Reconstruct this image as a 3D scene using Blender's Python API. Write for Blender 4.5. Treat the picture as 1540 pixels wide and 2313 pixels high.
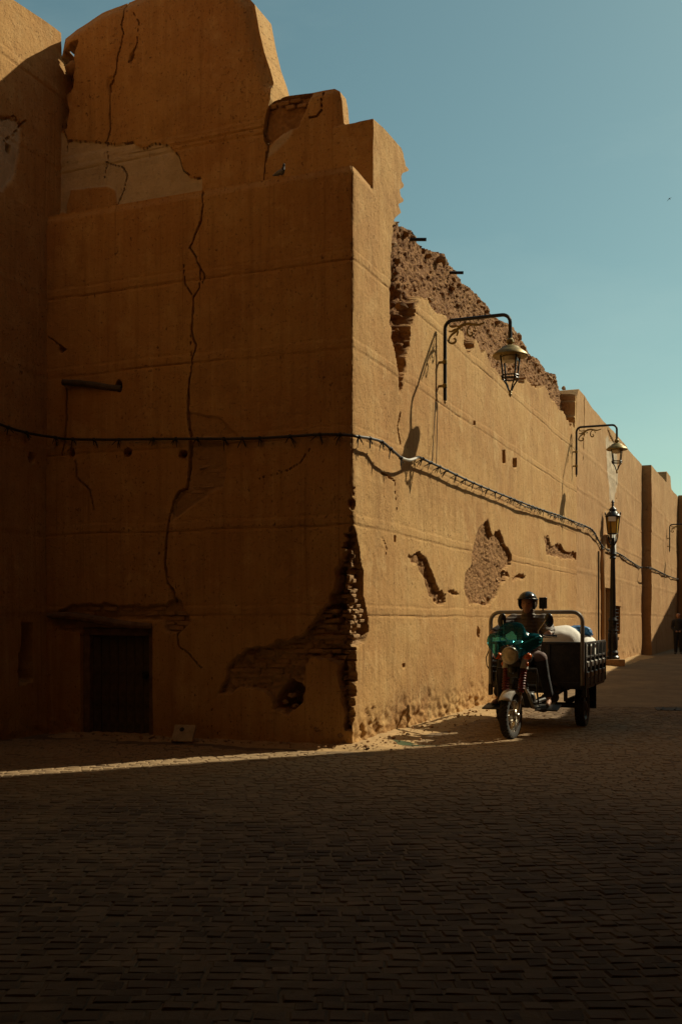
import bpy, bmesh, math, random
import numpy as np
from mathutils import Vector, Matrix

random.seed(7)
for o in list(bpy.data.objects):
    bpy.data.objects.remove(o)
scene = bpy.context.scene
col = scene.collection
R = math.radians

# ------------------------------------------------------------------ camera, sky, sun, exposure
F, CX, HY, EYE = 2400.0, 770.0, 1400.0, 1.55          # photo focal length (px), centre x, horizon y, eye height
SUN_AZ, SUN_EL = 29.0, 41.0                            # azimuth from +X towards +Y
cam = bpy.data.cameras.new('camera')
camo = bpy.data.objects.new('camera', cam); col.objects.link(camo)
cam.sensor_fit = 'VERTICAL'; cam.sensor_height = 36.0; cam.sensor_width = 36.0
cam.lens = F / 2313.0 * 36.0
cam.shift_y = (HY - 1156.5) / 2313.0
camo.location = (0, 0, EYE); camo.rotation_euler = (R(90), 0, 0)
cam.clip_start = 0.05; cam.clip_end = 2000
scene.camera = camo

world = bpy.data.worlds.new('World'); scene.world = world; world.use_nodes = True
wn, wl = world.node_tree.nodes, world.node_tree.links
wn.clear()
sky = wn.new('ShaderNodeTexSky'); sky.sky_type = 'NISHITA'; sky.sun_disc = False
sky.sun_elevation = R(SUN_EL); sky.sun_rotation = R(90 - SUN_AZ)
sky.air_density = 1.0; sky.dust_density = 1.5; sky.ozone_density = 1.0; sky.altitude = 400
tint = wn.new('ShaderNodeMix'); tint.data_type = 'RGBA'; tint.blend_type = 'MULTIPLY'
tint.inputs['Factor'].default_value = 1.0
tint.inputs['B'].default_value = (0.80, 1.0, 0.715, 1)
bg = wn.new('ShaderNodeBackground'); bg.inputs['Strength'].default_value = 0.102
out = wn.new('ShaderNodeOutputWorld')
wl.new(sky.outputs[0], tint.inputs['A'])
# faint high cirrus over the whole sky
tcw = wn.new('ShaderNodeTexCoord'); mpw = wn.new('ShaderNodeMapping'); mpw.inputs['Scale'].default_value = (1.6, 2.4, 5.0); mpw.inputs['Rotation'].default_value = (.3, .2, .5)
nzw = wn.new('ShaderNodeTexNoise'); nzw.inputs['Scale'].default_value = 1.6; nzw.inputs['Detail'].default_value = 7; nzw.inputs['Roughness'].default_value = .6
rmw = wn.new('ShaderNodeMapRange'); rmw.inputs['From Min'].default_value = .45; rmw.inputs['From Max'].default_value = .75; rmw.inputs['To Max'].default_value = .09
cir = wn.new('ShaderNodeMix'); cir.data_type = 'RGBA'; cir.blend_type = 'MIX'; cir.inputs['B'].default_value = (7.0, 8.2, 7.0, 1)
wl.new(tcw.outputs['Generated'], mpw.inputs[0]); wl.new(mpw.outputs[0], nzw.inputs['Vector']); wl.new(nzw.outputs[0], rmw.inputs['Value'])
wl.new(rmw.outputs[0], cir.inputs['Factor']); wl.new(tint.outputs['Result'], cir.inputs['A']); wl.new(cir.outputs['Result'], bg.inputs['Color'])
wl.new(bg.outputs[0], out.inputs[0])

sl = bpy.data.lights.new('sun', 'SUN'); sl.energy = 5.0; sl.angle = R(0.55); sl.color = (1.0, 0.88, 0.63)
so = bpy.data.objects.new('sun', sl); col.objects.link(so)
hx, hy, hz = math.cos(R(SUN_AZ)) * math.cos(R(SUN_EL)), math.sin(R(SUN_AZ)) * math.cos(R(SUN_EL)), math.sin(R(SUN_EL))
so.rotation_euler = Vector((hx, hy, hz)).to_track_quat('Z', 'Y').to_euler()
so.location = (20, 12, 20)
vs = scene.view_settings
vs.view_transform = 'Standard'; vs.look = 'None'; vs.gamma = 1.0; vs.exposure = 0.0
try: vs.use_curve_mapping = False
except Exception: pass

# ------------------------------------------------------------------ frame of the place
D = np.array([.404, 1., 0]); D /= np.linalg.norm(D)    # along the street, away
N = np.array([D[1], -D[0], 0])                         # across the street, to the right
YC = F * EYE / 290.0
C = np.array([(797 - CX) / F * YC, YC, 0.0])           # foot of the building corner
ROT = math.atan2(N[1], N[0])
Zv = np.array([0, 0, 1.0]); EYEP = np.array([0, 0, EYE])
SETB, SL = 0.70, 4.49

def W3(nn, dd, z=0.0): return C + N * nn + D * dd + Zv * z     # street coordinates to world
def ray(x, y): return np.array([(x - CX) / F, 1.0, (HY - y) / F])
class Plane:
    def __init__(s, O, U, Nn): s.O, s.U, s.N = O, U, Nn
    def px(s, x, y):
        r = ray(x, y); h = EYEP + r * (np.dot(s.O - EYEP, s.N) / np.dot(r, s.N))
        return float(np.dot(h - s.O, s.U)), float(h[2])
    def poly(s, pts): return np.array([s.px(*p) for p in pts])
    def at(s, u, z, dep=0.0): return s.O + s.U * u + Zv * z - s.N * dep
PR = Plane(C, D, N)                        # street side of the corner building
PL = Plane(C, -N, -D)                      # shaded front, u runs left
PT = Plane(C + D * SETB, -N, -D)           # set-back upper storey
PW = Plane(C - N * SL, -D, N)              # side wall coming towards the viewer
PWU = Plane(C - N * (SL + .30), -D, N)     # its set-back upper storey
def gz(x, y):
    dd = (np.asarray(x) - C[0]) * D[0] + (np.asarray(y) - C[1]) * D[1]
    t = np.clip((dd - 7) / 14, 0, 1)
    return .17 * t * t * (3 - 2 * t)

# ------------------------------------------------------------------ numpy noise
def _h(ix, iy, seed):
    n = (ix.astype(np.int64) * 374761393 + iy.astype(np.int64) * 668265263 + seed * 974711) & 0xffffffff
    n = ((n ^ (n >> 13)) * 1274126177) & 0xffffffff
    n = ((n ^ (n >> 16)) * 2246822519) & 0xffffffff
    return ((n ^ (n >> 15)) & 0xffffff) / float(0xffffff)
def vn(x, y, seed=0):
    xi, yi = np.floor(x), np.floor(y); fx, fy = x - xi, y - yi
    fx = fx * fx * (3 - 2 * fx); fy = fy * fy * (3 - 2 * fy)
    a, b = _h(xi, yi, seed), _h(xi + 1, yi, seed); c, e = _h(xi, yi + 1, seed), _h(xi + 1, yi + 1, seed)
    return (a + (b - a) * fx) * (1 - fy) + (c + (e - c) * fx) * fy
def fbm(x, y, oct=4, seed=0, gain=.5):
    t, a, s = 0, 1., 0
    for i in range(oct):
        t = t + a * (vn(x * 2 ** i, y * 2 ** i, seed + i * 17) - .5); s += a; a *= gain
    return t / s * 2            # about -1..1
def cell(x, y, seed=0):         # distance to nearest and its id
    xi, yi = np.floor(x), np.floor(y); best = np.full(x.shape, 9.); bid = np.zeros(x.shape)
    for i in (-1, 0, 1):
        for j in (-1, 0, 1):
            cx, cy = xi + i, yi + j
            px_, py_ = cx + _h(cx, cy, seed), cy + _h(cx, cy, seed + 5)
            dd = np.hypot(x - px_, y - py_); m = dd < best
            best = np.where(m, dd, best); bid = np.where(m, _h(cx, cy, seed + 9), bid)
    return best, bid
def sst(a, b, x):
    t = np.clip((x - a) / (b - a), 0, 1); return t * t * (3 - 2 * t)
def seg_dist(U, Z, poly, closed):
    best = np.full(U.shape, 1e9); par = np.zeros(U.shape); k = len(poly)
    for i in range(k if closed else k - 1):
        a, b = poly[i], poly[(i + 1) % k]; ab = b - a; L2 = ab @ ab + 1e-12
        t = np.clip(((U - a[0]) * ab[0] + (Z - a[1]) * ab[1]) / L2, 0, 1)
        dd = np.hypot(U - a[0] - t * ab[0], Z - a[1] - t * ab[1])
        m = dd < best; best = np.where(m, dd, best); par = np.where(m, i + t, par)
    return best, par
def inside(U, Z, poly):
    r = np.zeros(U.shape, bool); k = len(poly)
    for i in range(k):
        (x1, y1), (x2, y2) = poly[i], poly[(i + 1) % k]
        if y1 == y2: continue
        c = ((y1 > Z) != (y2 > Z)) & (U < (x2 - x1) * (Z - y1) / (y2 - y1) + x1)
        r ^= c
    return r
def polymask(U, Z, poly, e=.012, warp=.02, seed=3, freq=9.):
    """1 inside the polygon, 0 outside, with a ragged edge"""
    m = np.zeros(U.shape); pad = .25
    bb = (U > poly[:, 0].min() - pad) & (U < poly[:, 0].max() + pad) & (Z > poly[:, 1].min() - pad) & (Z < poly[:, 1].max() + pad)
    if not bb.any(): return m
    u, z = U[bb], Z[bb]
    u2 = u + warp * fbm(u * freq, z * freq, 4, seed); z2 = z + warp * fbm(u * freq, z * freq, 4, seed + 50)
    dd, _ = seg_dist(u2, z2, poly, True); sd = np.where(inside(u2, z2, poly), -dd, dd)
    m[bb] = sst(e, -e, sd); return m
def crack(U, Z, poly, widths, warp=.018, seed=5):
    """1 on the crack line, widths in metres per point"""
    m = np.zeros(U.shape); pad = .2; poly = np.asarray(poly); widths = np.asarray(widths, float)
    bb = (U > poly[:, 0].min() - pad) & (U < poly[:, 0].max() + pad) & (Z > poly[:, 1].min() - pad) & (Z < poly[:, 1].max() + pad)
    if not bb.any(): return m
    u, z = U[bb], Z[bb]
    u2 = u + warp * fbm(u * 7, z * 7, 4, seed); z2 = z + warp * fbm(u * 7, z * 7, 4, seed + 31)
    dd, par = seg_dist(u2, z2, poly, False)
    i = np.clip(par.astype(int), 0, len(poly) - 2); w = widths[i] + (widths[i + 1] - widths[i]) * (par - i)
    w = w * .72 * (.65 + .7 * vn(u * 11, z * 11, seed + 3))
    m[bb] = sst(1.0, .35, dd / np.maximum(w * .5, 1e-4)); return m

# ------------------------------------------------------------------ object helpers
def tag(o, label=None, cat=None, group=None, kind=None):
    if label: o['label'] = label
    if cat: o['category'] = cat
    if group: o['group'] = group
    if kind: o['kind'] = kind
    return o
def link(name, me, mat=None, parent=None):
    o = bpy.data.objects.new(name, me); col.objects.link(o)
    if me is not None and mat is not None and len(me.materials) == 0:
        for m in (mat if isinstance(mat, (list, tuple)) else [mat]): me.materials.append(m)
    if parent is not None: o.parent = parent
    return o
def empty(name, loc=(0, 0, 0), rz=0.0):
    o = bpy.data.objects.new(name, None); col.objects.link(o)
    o.location = loc; o.rotation_euler = (0, 0, rz); o.empty_display_size = .2
    return o
def copy_tree(o, parent=None):
    c = o.copy(); col.objects.link(c); c.parent = parent
    for ch in list(o.children): copy_tree(ch, c)
    return c
class MB:
    def __init__(s): s.v, s.f = [], []
    def add(s, vs_, fs):
        b = len(s.v); s.v += [tuple(map(float, v)) for v in vs_]; s.f += [tuple(i + b for i in f) for f in fs]; return s
    def box(s, c, size, rot=None):
        hx_, hy_, hz_ = [k / 2 for k in size]; M = rot if rot is not None else Matrix.Identity(3); c = Vector(c)
        vs_ = [c + M @ Vector((x, y, z)) for x in (-hx_, hx_) for y in (-hy_, hy_) for z in (-hz_, hz_)]
        return s.add(vs_, [(0, 1, 3, 2), (4, 6, 7, 5), (0, 4, 5, 1), (2, 3, 7, 6), (0, 2, 6, 4), (1, 5, 7, 3)])
    def tube(s, pts, r, k=8, closed=False, flat=1.0):
        pts = [Vector(p) for p in pts]; rs = r if isinstance(r, (list, tuple)) else [r] * len(pts)
        n_ = len(pts); ring = []; up = None
        for i in range(n_):
            if closed: t = (pts[(i + 1) % n_] - pts[i - 1])
            else: t = pts[min(i + 1, n_ - 1)] - pts[max(i - 1, 0)]
            t = t.normalized() if t.length > 1e-9 else Vector((0, 0, 1))
            if up is None:
                up = Vector((0, 1, 0)) if abs(t.y) < .9 else Vector((1, 0, 0))
            x = (up - t * up.dot(t)); x = x.normalized() if x.length > 1e-6 else t.orthogonal().normalized()
            y = t.cross(x); up = x
            ring.append([pts[i] + (x * math.cos(a) * flat + y * math.sin(a)) * rs[i] for a in [2 * math.pi * j / k for j in range(k)]])
        vs_ = [v for rg in ring for v in rg]; fs = []
        for i in range(n_ if closed else n_ - 1):
            a, b = i * k, ((i + 1) % n_) * k
            fs += [(a + j, a + (j + 1) % k, b + (j + 1) % k, b + j) for j in range(k)]
        if not closed:
            fs += [tuple(range(k - 1, -1, -1)), tuple((n_ - 1) * k + j for j in range(k))]
        return s.add(vs_, fs)
    def cyl(s, a, b, r, k=12, r2=None): return s.tube([a, b], [r, r if r2 is None else r2], k)
    def lathe(s, prof, k=20, c=(0, 0, 0), M=None):
        """prof: (radius, height) list"""
        M = M if M is not None else Matrix.Identity(3); c = Vector(c)
        vs_ = [c + M @ Vector((r * math.cos(2 * math.pi * j / k), r * math.sin(2 * math.pi * j / k), z)) for r, z in prof for j in range(k)]
        fs = []
        for i in range(len(prof) - 1):
            fs += [(i * k + j, i * k + (j + 1) % k, (i + 1) * k + (j + 1) % k, (i + 1) * k + j) for j in range(k)]
        fs += [tuple(range(k - 1, -1, -1)), tuple((len(prof) - 1) * k + j for j in range(k))]
        return s.add(vs_, fs)
    def ell(s, c, r, k=14, m=9, M=None):
        M = M if M is not None else Matrix.Identity(3); c = Vector(c)
        prof = [(math.sin(math.pi * i / m), -math.cos(math.pi * i / m)) for i in range(m + 1)]
        prof[0] = (.02, -1); prof[-1] = (.02, 1)
        vs_ = [c + M @ Vector((p * math.cos(2 * math.pi * j / k) * r[0], p * math.sin(2 * math.pi * j / k) * r[1], z * r[2])) for p, z in prof for j in range(k)]
        fs = []
        for i in range(m): fs += [(i * k + j, i * k + (j + 1) % k, (i + 1) * k + (j + 1) % k, (i + 1) * k + j) for j in range(k)]
        fs += [tuple(range(k - 1, -1, -1)), tuple(m * k + j for j in range(k))]
        return s.add(vs_, fs)
    def prism(s, poly, y0, y1):
        """outline (x,z) extruded along y"""
        k = len(poly)
        vs_ = [(x, y0, z) for x, z in poly] + [(x, y1, z) for x, z in poly]
        fs = [tuple(range(k)), tuple(range(2 * k - 1, k - 1, -1))] + [(i, i + k, (i + 1) % k + k, (i + 1) % k) for i in range(k)]
        return s.add(vs_, fs)
    def mesh(s, name, smooth=True, ang=35):
        me = bpy.data.meshes.new(name); me.from_pydata(s.v, [], s.f); me.update()
        bm = bmesh.new(); bm.from_mesh(me); bmesh.ops.recalc_face_normals(bm, faces=bm.faces); bm.to_mesh(me); bm.free()
        if smooth:
            me.shade_smooth(); me.set_sharp_from_angle(angle=R(ang))
        return me
    def build(s, name, mat, parent=None, bevel=0, smooth=True, ang=35, loc=None):
        o = link(name, s.mesh(name, smooth, ang), mat, parent)
        if loc is not None: o.location = loc
        if bevel:
            b = o.modifiers.new('bevel', 'BEVEL'); b.width = bevel; b.segments = 2; b.limit_method = 'ANGLE'; b.angle_limit = R(40)
        return o

# ------------------------------------------------------------------ materials
def nodes(name):
    m = bpy.data.materials.new(name); m.use_nodes = True
    nt = m.node_tree; b = nt.nodes['Principled BSDF']; return m, nt.nodes, nt.links, b
def mix(nd, lk, a, b, f, mode='MIX'):
    x = nd.new('ShaderNodeMix'); x.data_type = 'RGBA'; x.blend_type = mode
    for s_, v in (('A', a), ('B', b), ('Factor', f)):
        if hasattr(v, 'links'): lk.new(v, x.inputs[s_])
        elif s_ == 'Factor': x.inputs[s_].default_value = v
        else: x.inputs[s_].default_value = (*v, 1)
    return x.outputs['Result']
def noise(nd, lk, vec, scale, detail=4, rough=.55, sc=None):
    if sc is not None:
        mp = nd.new('ShaderNodeMapping'); mp.inputs['Scale'].default_value = sc; lk.new(vec, mp.inputs[0]); vec = mp.outputs[0]
    t = nd.new('ShaderNodeTexNoise'); t.inputs['Scale'].default_value = scale; t.inputs['Detail'].default_value = detail
    t.inputs['Roughness'].default_value = rough; lk.new(vec, t.inputs['Vector']); return t.outputs[0]
def ramp(nd, lk, fac, a, b, lo=0., hi=1.):
    r = nd.new('ShaderNodeMapRange'); r.inputs['From Min'].default_value = a; r.inputs['From Max'].default_value = b
    r.inputs['To Min'].default_value = lo; r.inputs['To Max'].default_value = hi; r.clamp = True
    lk.new(fac, r.inputs['Value']); return r.outputs[0]
def math_(nd, lk, op, a, b=None):
    x = nd.new('ShaderNodeMath'); x.operation = op
    for i, v in enumerate((a, b)):
        if v is None: continue
        if hasattr(v, 'links'): lk.new(v, x.inputs[i])
        else: x.inputs[i].default_value = v
    return x.outputs[0]
def bump(nd, lk, h, b, strength=.3, dist=.02, prev=None):
    x = nd.new('ShaderNodeBump'); x.inputs['Strength'].default_value = strength; x.inputs['Distance'].default_value = dist
    lk.new(h, x.inputs['Height'])
    if prev is not None: lk.new(prev, x.inputs['Normal'])
    lk.new(x.outputs[0], b.inputs['Normal']); return x.outputs[0]
def attr(nd, name):
    a = nd.new('ShaderNodeAttribute'); a.attribute_name = name; return a

def simple(name, colr, rough=.6, metal=0., var=.25, scale=8., bmp=.0, dirt=None, spec=.5):
    m, nd, lk, b = nodes(name)
    tc = nd.new('ShaderNodeTexCoord').outputs['Object']
    n1 = noise(nd, lk, tc, scale, 5)
    dark = tuple(c * (1 - var) for c in colr); lite = tuple(min(1, c * (1 + var)) for c in colr)
    c = mix(nd, lk, dark, lite, ramp(nd, lk, n1, .3, .7))
    if dirt is not None:
        c = mix(nd, lk, c, dirt[0], ramp(nd, lk, noise(nd, lk, tc, scale * 2.3, 6, .7), .62 - dirt[1] * .3, .75, 0, dirt[1]))
    lk.new(c, b.inputs['Base Color'])
    b.inputs['Metallic'].default_value = metal; b.inputs['Specular IOR Level'].default_value = spec
    lk.new(ramp(nd, lk, noise(nd, lk, tc, scale * 1.7, 4), .3, .7, max(.02, rough - .12), min(1, rough + .12)), b.inputs['Roughness'])
    if bmp: bump(nd, lk, noise(nd, lk, tc, scale * 6, 5), b, bmp, .01)
    return m

def plaster_mat(name, base=(.47, .275, .105), second=(.40, .21, .075), light=(.55, .37, .17)):
    m, nd, lk, b = nodes(name)
    v = attr(nd, 'wall_uv').outputs['Vector']
    big = noise(nd, lk, v, .55, 5, .6)
    mid = noise(nd, lk, v, 2.6, 6, .65)
    fine = noise(nd, lk, v, 34, 5, .7)
    streak = noise(nd, lk, v, 1.0, 6, .65, sc=(9, 1, .55))
    c = mix(nd, lk, base, second, ramp(nd, lk, big, .38, .62))
    c = mix(nd, lk, c, light, ramp(nd, lk, mid, .50, .74, 0, .55))
    c = mix(nd, lk, c, tuple(k * .74 for k in second), ramp(nd, lk, noise(nd, lk, v, .8, 7, .68), .53, .60, 0, .38))
    c = mix(nd, lk, c, tuple(min(1, k * 1.1) for k in light), ramp(nd, lk, noise(nd, lk, v, 1.15, 8, .7), .57, .62, 0, .35))
    c = mix(nd, lk, c, tuple(k * .6 for k in second), ramp(nd, lk, streak, .52, .72, 0, .5))
    c = mix(nd, lk, c, tuple(min(1, k * 1.12) for k in light), ramp(nd, lk, streak, .45, .25, 0, .5))
    c = mix(nd, lk, c, tuple(k * .72 for k in base), ramp(nd, lk, fine, .52, .72, 0, .35))
    # straw pits, short and upright
    pit = noise(nd, lk, v, 1.0, 3, .6, sc=(19, 10, 13))
    pitm = ramp(nd, lk, pit, .645, .685)
    pit2 = noise(nd, lk, v, 1.0, 2, .5, sc=(44, 30, 30)); pit2m = ramp(nd, lk, pit2, .635, .69)
    zone = ramp(nd, lk, noise(nd, lk, v, 1.3, 3), .38, .62)
    pitm = math_(nd, lk, 'MULTIPLY', pitm, zone)
    c = mix(nd, lk, c, (.12, .055, .022), math_(nd, lk, 'MULTIPLY', pitm, .85))
    c = mix(nd, lk, c, (.16, .08, .03), math_(nd, lk, 'MULTIPLY', pit2m, .6))
    st2 = noise(nd, lk, v, 1.0, 4, .6, sc=(15, 1, .22))
    c = mix(nd, lk, c, tuple(k * .45 for k in second), ramp(nd, lk, st2, .61, .70, 0, .42))
    pale = attr(nd, 'pale').outputs['Fac']
    pc = mix(nd, lk, (.60, .50, .36), (.46, .37, .255), ramp(nd, lk, mid, .35, .65))
    c = mix(nd, lk, c, pc, pale)
    brick = attr(nd, 'brick').outputs['Fac']
    bc = mix(nd, lk, (.40, .25, .125), (.28, .165, .08), ramp(nd, lk, mid, .35, .65))
    c = mix(nd, lk, c, bc, brick)
    core = attr(nd, 'core').outputs['Fac']
    rn = noise(nd, lk, v, 14, 6, .7)
    rc = mix(nd, lk, (.17, .073, .028), (.38, .20, .078), ramp(nd, lk, rn, .38, .66))
    c = mix(nd, lk, c, rc, core)
    lk.new(c, b.inputs['Base Color']); b.inputs['Roughness'].default_value = .93; b.inputs['Specular IOR Level'].default_value = .2
    h = math_(nd, lk, 'MULTIPLY', fine, .35)
    h = math_(nd, lk, 'ADD', h, math_(nd, lk, 'MULTIPLY', noise(nd, lk, v, 11, 5, .6), .4))
    h = math_(nd, lk, 'SUBTRACT', h, math_(nd, lk, 'MULTIPLY', pitm, .55))
    h = math_(nd, lk, 'SUBTRACT', h, math_(nd, lk, 'MULTIPLY', pit2m, .25))
    h = math_(nd, lk, 'ADD', h, math_(nd, lk, 'MULTIPLY', math_(nd, lk, 'MULTIPLY', rn, core), 1.6))
    bump(nd, lk, h, b, .85, .034)
    return m

M = {}
M['plaster'] = plaster_mat('ochre_plaster', (.50, .298, .113), (.43, .228, .082), (.58, .395, .182))
M['plaster_far'] = plaster_mat('ochre_plaster_far', (.46, .265, .11), (.40, .215, .085), (.52, .34, .16))
M['brick'] = simple('old_brick', (.34, .205, .10), .95, var=.35, scale=9, bmp=.6, dirt=((.16, .09, .05), .5), spec=.2)
M['stone'] = simple('rubble_stone', (.33, .195, .092), .95, var=.35, scale=7, bmp=.8, spec=.2)
M['sand'] = simple('sandy_dirt', (.40, .265, .13), .97, var=.2, scale=6, bmp=.7, spec=.1)
M['door_wood'] = simple('dark_door_wood', (.075, .055, .038), .75, var=.4, scale=9, bmp=.4)
M['old_wood'] = simple('weathered_wood', (.17, .105, .06), .85, var=.35, scale=9, bmp=.5)
M['black_iron'] = simple('black_painted_iron', (.018, .018, .02), .38, .3, var=.3, scale=20)
M['gold'] = simple('worn_gold_paint', (.25, .18, .055), .48, .45, var=.3, scale=12)
M['glass_white'] = simple('milky_glass', (.62, .58, .48), .25, var=.1)
M['amber'] = simple('amber_glass', (.52, .33, .07), .2, var=.2, scale=6)
M['cable'] = simple('black_cable', (.02, .018, .018), .6, var=.2)
M['cable_white'] = simple('pale_conduit', (.55, .52, .46), .5)
M['black_paint'] = simple('dusty_black_paint', (.020, .020, .020), .45, var=.4, scale=7, dirt=((.12, .09, .06), .5))
M['grey_tube'] = simple('grey_steel_tube', (.25, .235, .21), .38, .55, var=.25, scale=10)
M['rubber'] = simple('tyre_rubber', (.028, .026, .024), .8, var=.4, scale=14, bmp=.3, dirt=((.14, .11, .075), .5))
M['chrome'] = simple('worn_chrome', (.55, .52, .46), .32, 1., var=.15, scale=9, dirt=((.22, .17, .11), .4))
M['maroon'] = simple('maroon_rubber', (.16, .018, .014), .5, var=.3, scale=12)
M['white_paint'] = simple('cream_paint', (.52, .48, .40), .5, var=.15)
M['orange'] = simple('orange_lens', (.72, .13, .015), .22, var=.25, scale=18)
M['lens'] = simple('headlight_lens', (.55, .48, .34), .15, .15, var=.35, scale=16)
M['mirror_black'] = simple('black_plastic', (.014, .014, .015), .28, var=.2)
M['helmet'] = simple('black_helmet', (.016, .016, .015), .14, var=.2)
M['jacket'] = simple('quilted_brown_jacket', (.085, .06, .042), .72, var=.3, scale=12, bmp=.3)
M['trousers'] = simple('faded_mauve_trousers', (.15, .098, .09), .85, var=.25, scale=9, bmp=.25)
M['skin'] = simple('skin', (.36, .19, .115), .55, var=.12, scale=10)
M['sandal'] = simple('grey_sandal', (.10, .095, .085), .7)
M['dark_cloth'] = simple('dark_cloth', (.022, .022, .026), .88, var=.3, scale=9, bmp=.3)
M['sack'] = simple('white_woven_sack', (.74, .72, .67), .78, var=.06, scale=9, bmp=.35, dirt=((.5, .45, .36), .3))
M['blue_cloth'] = simple('blue_tarpaulin', (.012, .115, .30), .55, var=.25, scale=9, bmp=.3)
M['slab'] = simple('pale_stone_slab', (.40, .31, .19), .9, var=.2, scale=12, bmp=.4, dirt=((.15, .09, .06), .4), spec=.2)
M['iron_cover'] = simple('cast_iron_cover', (.05, .045, .04), .85, 0, var=.3, spec=.2)
M['feather'] = simple('grey_feathers', (.17, .17, .18), .8, var=.3, scale=30)
M['feather_dark'] = simple('dark_feathers', (.022, .024, .03), .6, var=.3, scale=30)
M['opp'] = simple('rendered_earth_wall', (.38, .19, .07), .95, var=.2, scale=1.2, bmp=.5, spec=.2)
M['paper'] = simple('white_board', (.68, .66, .6), .8, var=.08)
M['window_dark'] = simple('dark_glass', (.03, .033, .036), .25, var=.3)

# wind screen: tinted see-through plastic
m, nd, lk, b = nodes('teal_plastic')
tr = nd.new('ShaderNodeBsdfTransparent'); tr.inputs[0].default_value = (.26, .66, .72, 1)
b.inputs['Base Color'].default_value = (.01, .19, .24, 1); b.inputs['Roughness'].default_value = .12
ms = nd.new('ShaderNodeMixShader'); ms.inputs[0].default_value = .22
lk.new(tr.outputs[0], ms.inputs[1]); lk.new(b.outputs[0], ms.inputs[2])
lk.new(ms.outputs[0], nd['Material Output'].inputs['Surface']); M['teal'] = m

# paving
def paver_mat(name, per_object):
    m, nd, lk, b = nodes(name)
    geo = nd.new('ShaderNodeNewGeometry').outputs['Position']
    if per_object: rnd = nd.new('ShaderNodeObjectInfo').outputs['Random']
    else: rnd = attr(nd, 'tone').outputs['Fac']
    c = mix(nd, lk, (.105, .066, .037), (.215, .142, .08), rnd)
    c = mix(nd, lk, c, (.10, .064, .038), ramp(nd, lk, noise(nd, lk, geo, 2.2, 5), .45, .72, 0, .7))
    c = mix(nd, lk, c, (.34, .225, .115), ramp(nd, lk, noise(nd, lk, geo, .8, 6, .65), .48, .74, 0, .7))
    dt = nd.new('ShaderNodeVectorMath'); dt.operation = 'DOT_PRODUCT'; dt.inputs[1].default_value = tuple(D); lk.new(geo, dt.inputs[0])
    d0_ = float(C @ D); lit_band_sand = ramp(nd, lk, math_(nd, lk, 'ADD', dt.outputs['Value'], math_(nd, lk, 'MULTIPLY', noise(nd, lk, geo, .7, 5), 2.0)), d0_ - 3.6, d0_ - .6, 0, .8)   # sand near the walls, its pale colour also painting in the bright sunlit band
    lit_band_sand = math_(nd, lk, 'MULTIPLY', lit_band_sand, ramp(nd, lk, dt.outputs['Value'], d0_ + 5.5, d0_ + 1.5))
    c = mix(nd, lk, c, (.37, .255, .135), lit_band_sand)
    fn = noise(nd, lk, geo, 55, 6, .7)
    c = mix(nd, lk, c, (.10, .065, .04), ramp(nd, lk, fn, .52, .75, 0, .4))
    lk.new(c, b.inputs['Base Color']); b.inputs['Roughness'].default_value = .9; b.inputs['Specular IOR Level'].default_value = .25
    h = math_(nd, lk, 'ADD', fn, noise(nd, lk, geo, 14, 4)); bump(nd, lk, h, b, .45, .012)
    return m
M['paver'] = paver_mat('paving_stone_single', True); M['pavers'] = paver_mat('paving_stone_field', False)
m, nd, lk, b = nodes('street_ground')
geo = nd.new('ShaderNodeNewGeometry').outputs['Position']
bt = nd.new('ShaderNodeTexBrick'); bt.inputs['Scale'].default_value = 1.0
bt.inputs['Brick Width'].default_value = .17; bt.inputs['Row Height'].default_value = .125; bt.inputs['Mortar Size'].default_value = .008
mp = nd.new('ShaderNodeMapping'); mp.inputs['Rotation'].default_value = (0, 0, R(8)); lk.new(geo, mp.inputs[0])
wob = nd.new('ShaderNodeTexNoise'); wob.inputs['Scale'].default_value = .6; lk.new(geo, wob.inputs['Vector'])
va = nd.new('ShaderNodeVectorMath'); va.operation = 'MULTIPLY_ADD'; lk.new(wob.outputs['Color'], va.inputs[0]); va.inputs[1].default_value = (.5, .5, 0); lk.new(mp.outputs[0], va.inputs[2])
lk.new(va.outputs[0], bt.inputs['Vector'])
bt.inputs['Color1'].default_value = (.145, .095, .053, 1); bt.inputs['Color2'].default_value = (.20, .135, .076, 1); bt.inputs['Mortar'].default_value = (.15, .10, .056, 1)
c = mix(nd, lk, bt.outputs['Color'], (.27, .18, .095), ramp(nd, lk, noise(nd, lk, geo, 1.1, 5), .45, .7, 0, .7))
lk.new(c, b.inputs['Base Color']); b.inputs['Roughness'].default_value = .95; b.inputs['Specular IOR Level'].default_value = .2
h = math_(nd, lk, 'SUBTRACT', noise(nd, lk, geo, 20, 4), math_(nd, lk, 'MULTIPLY', bt.outputs['Fac'], .8)); bump(nd, lk, h, b, .5, .015)
M['ground'] = m

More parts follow.
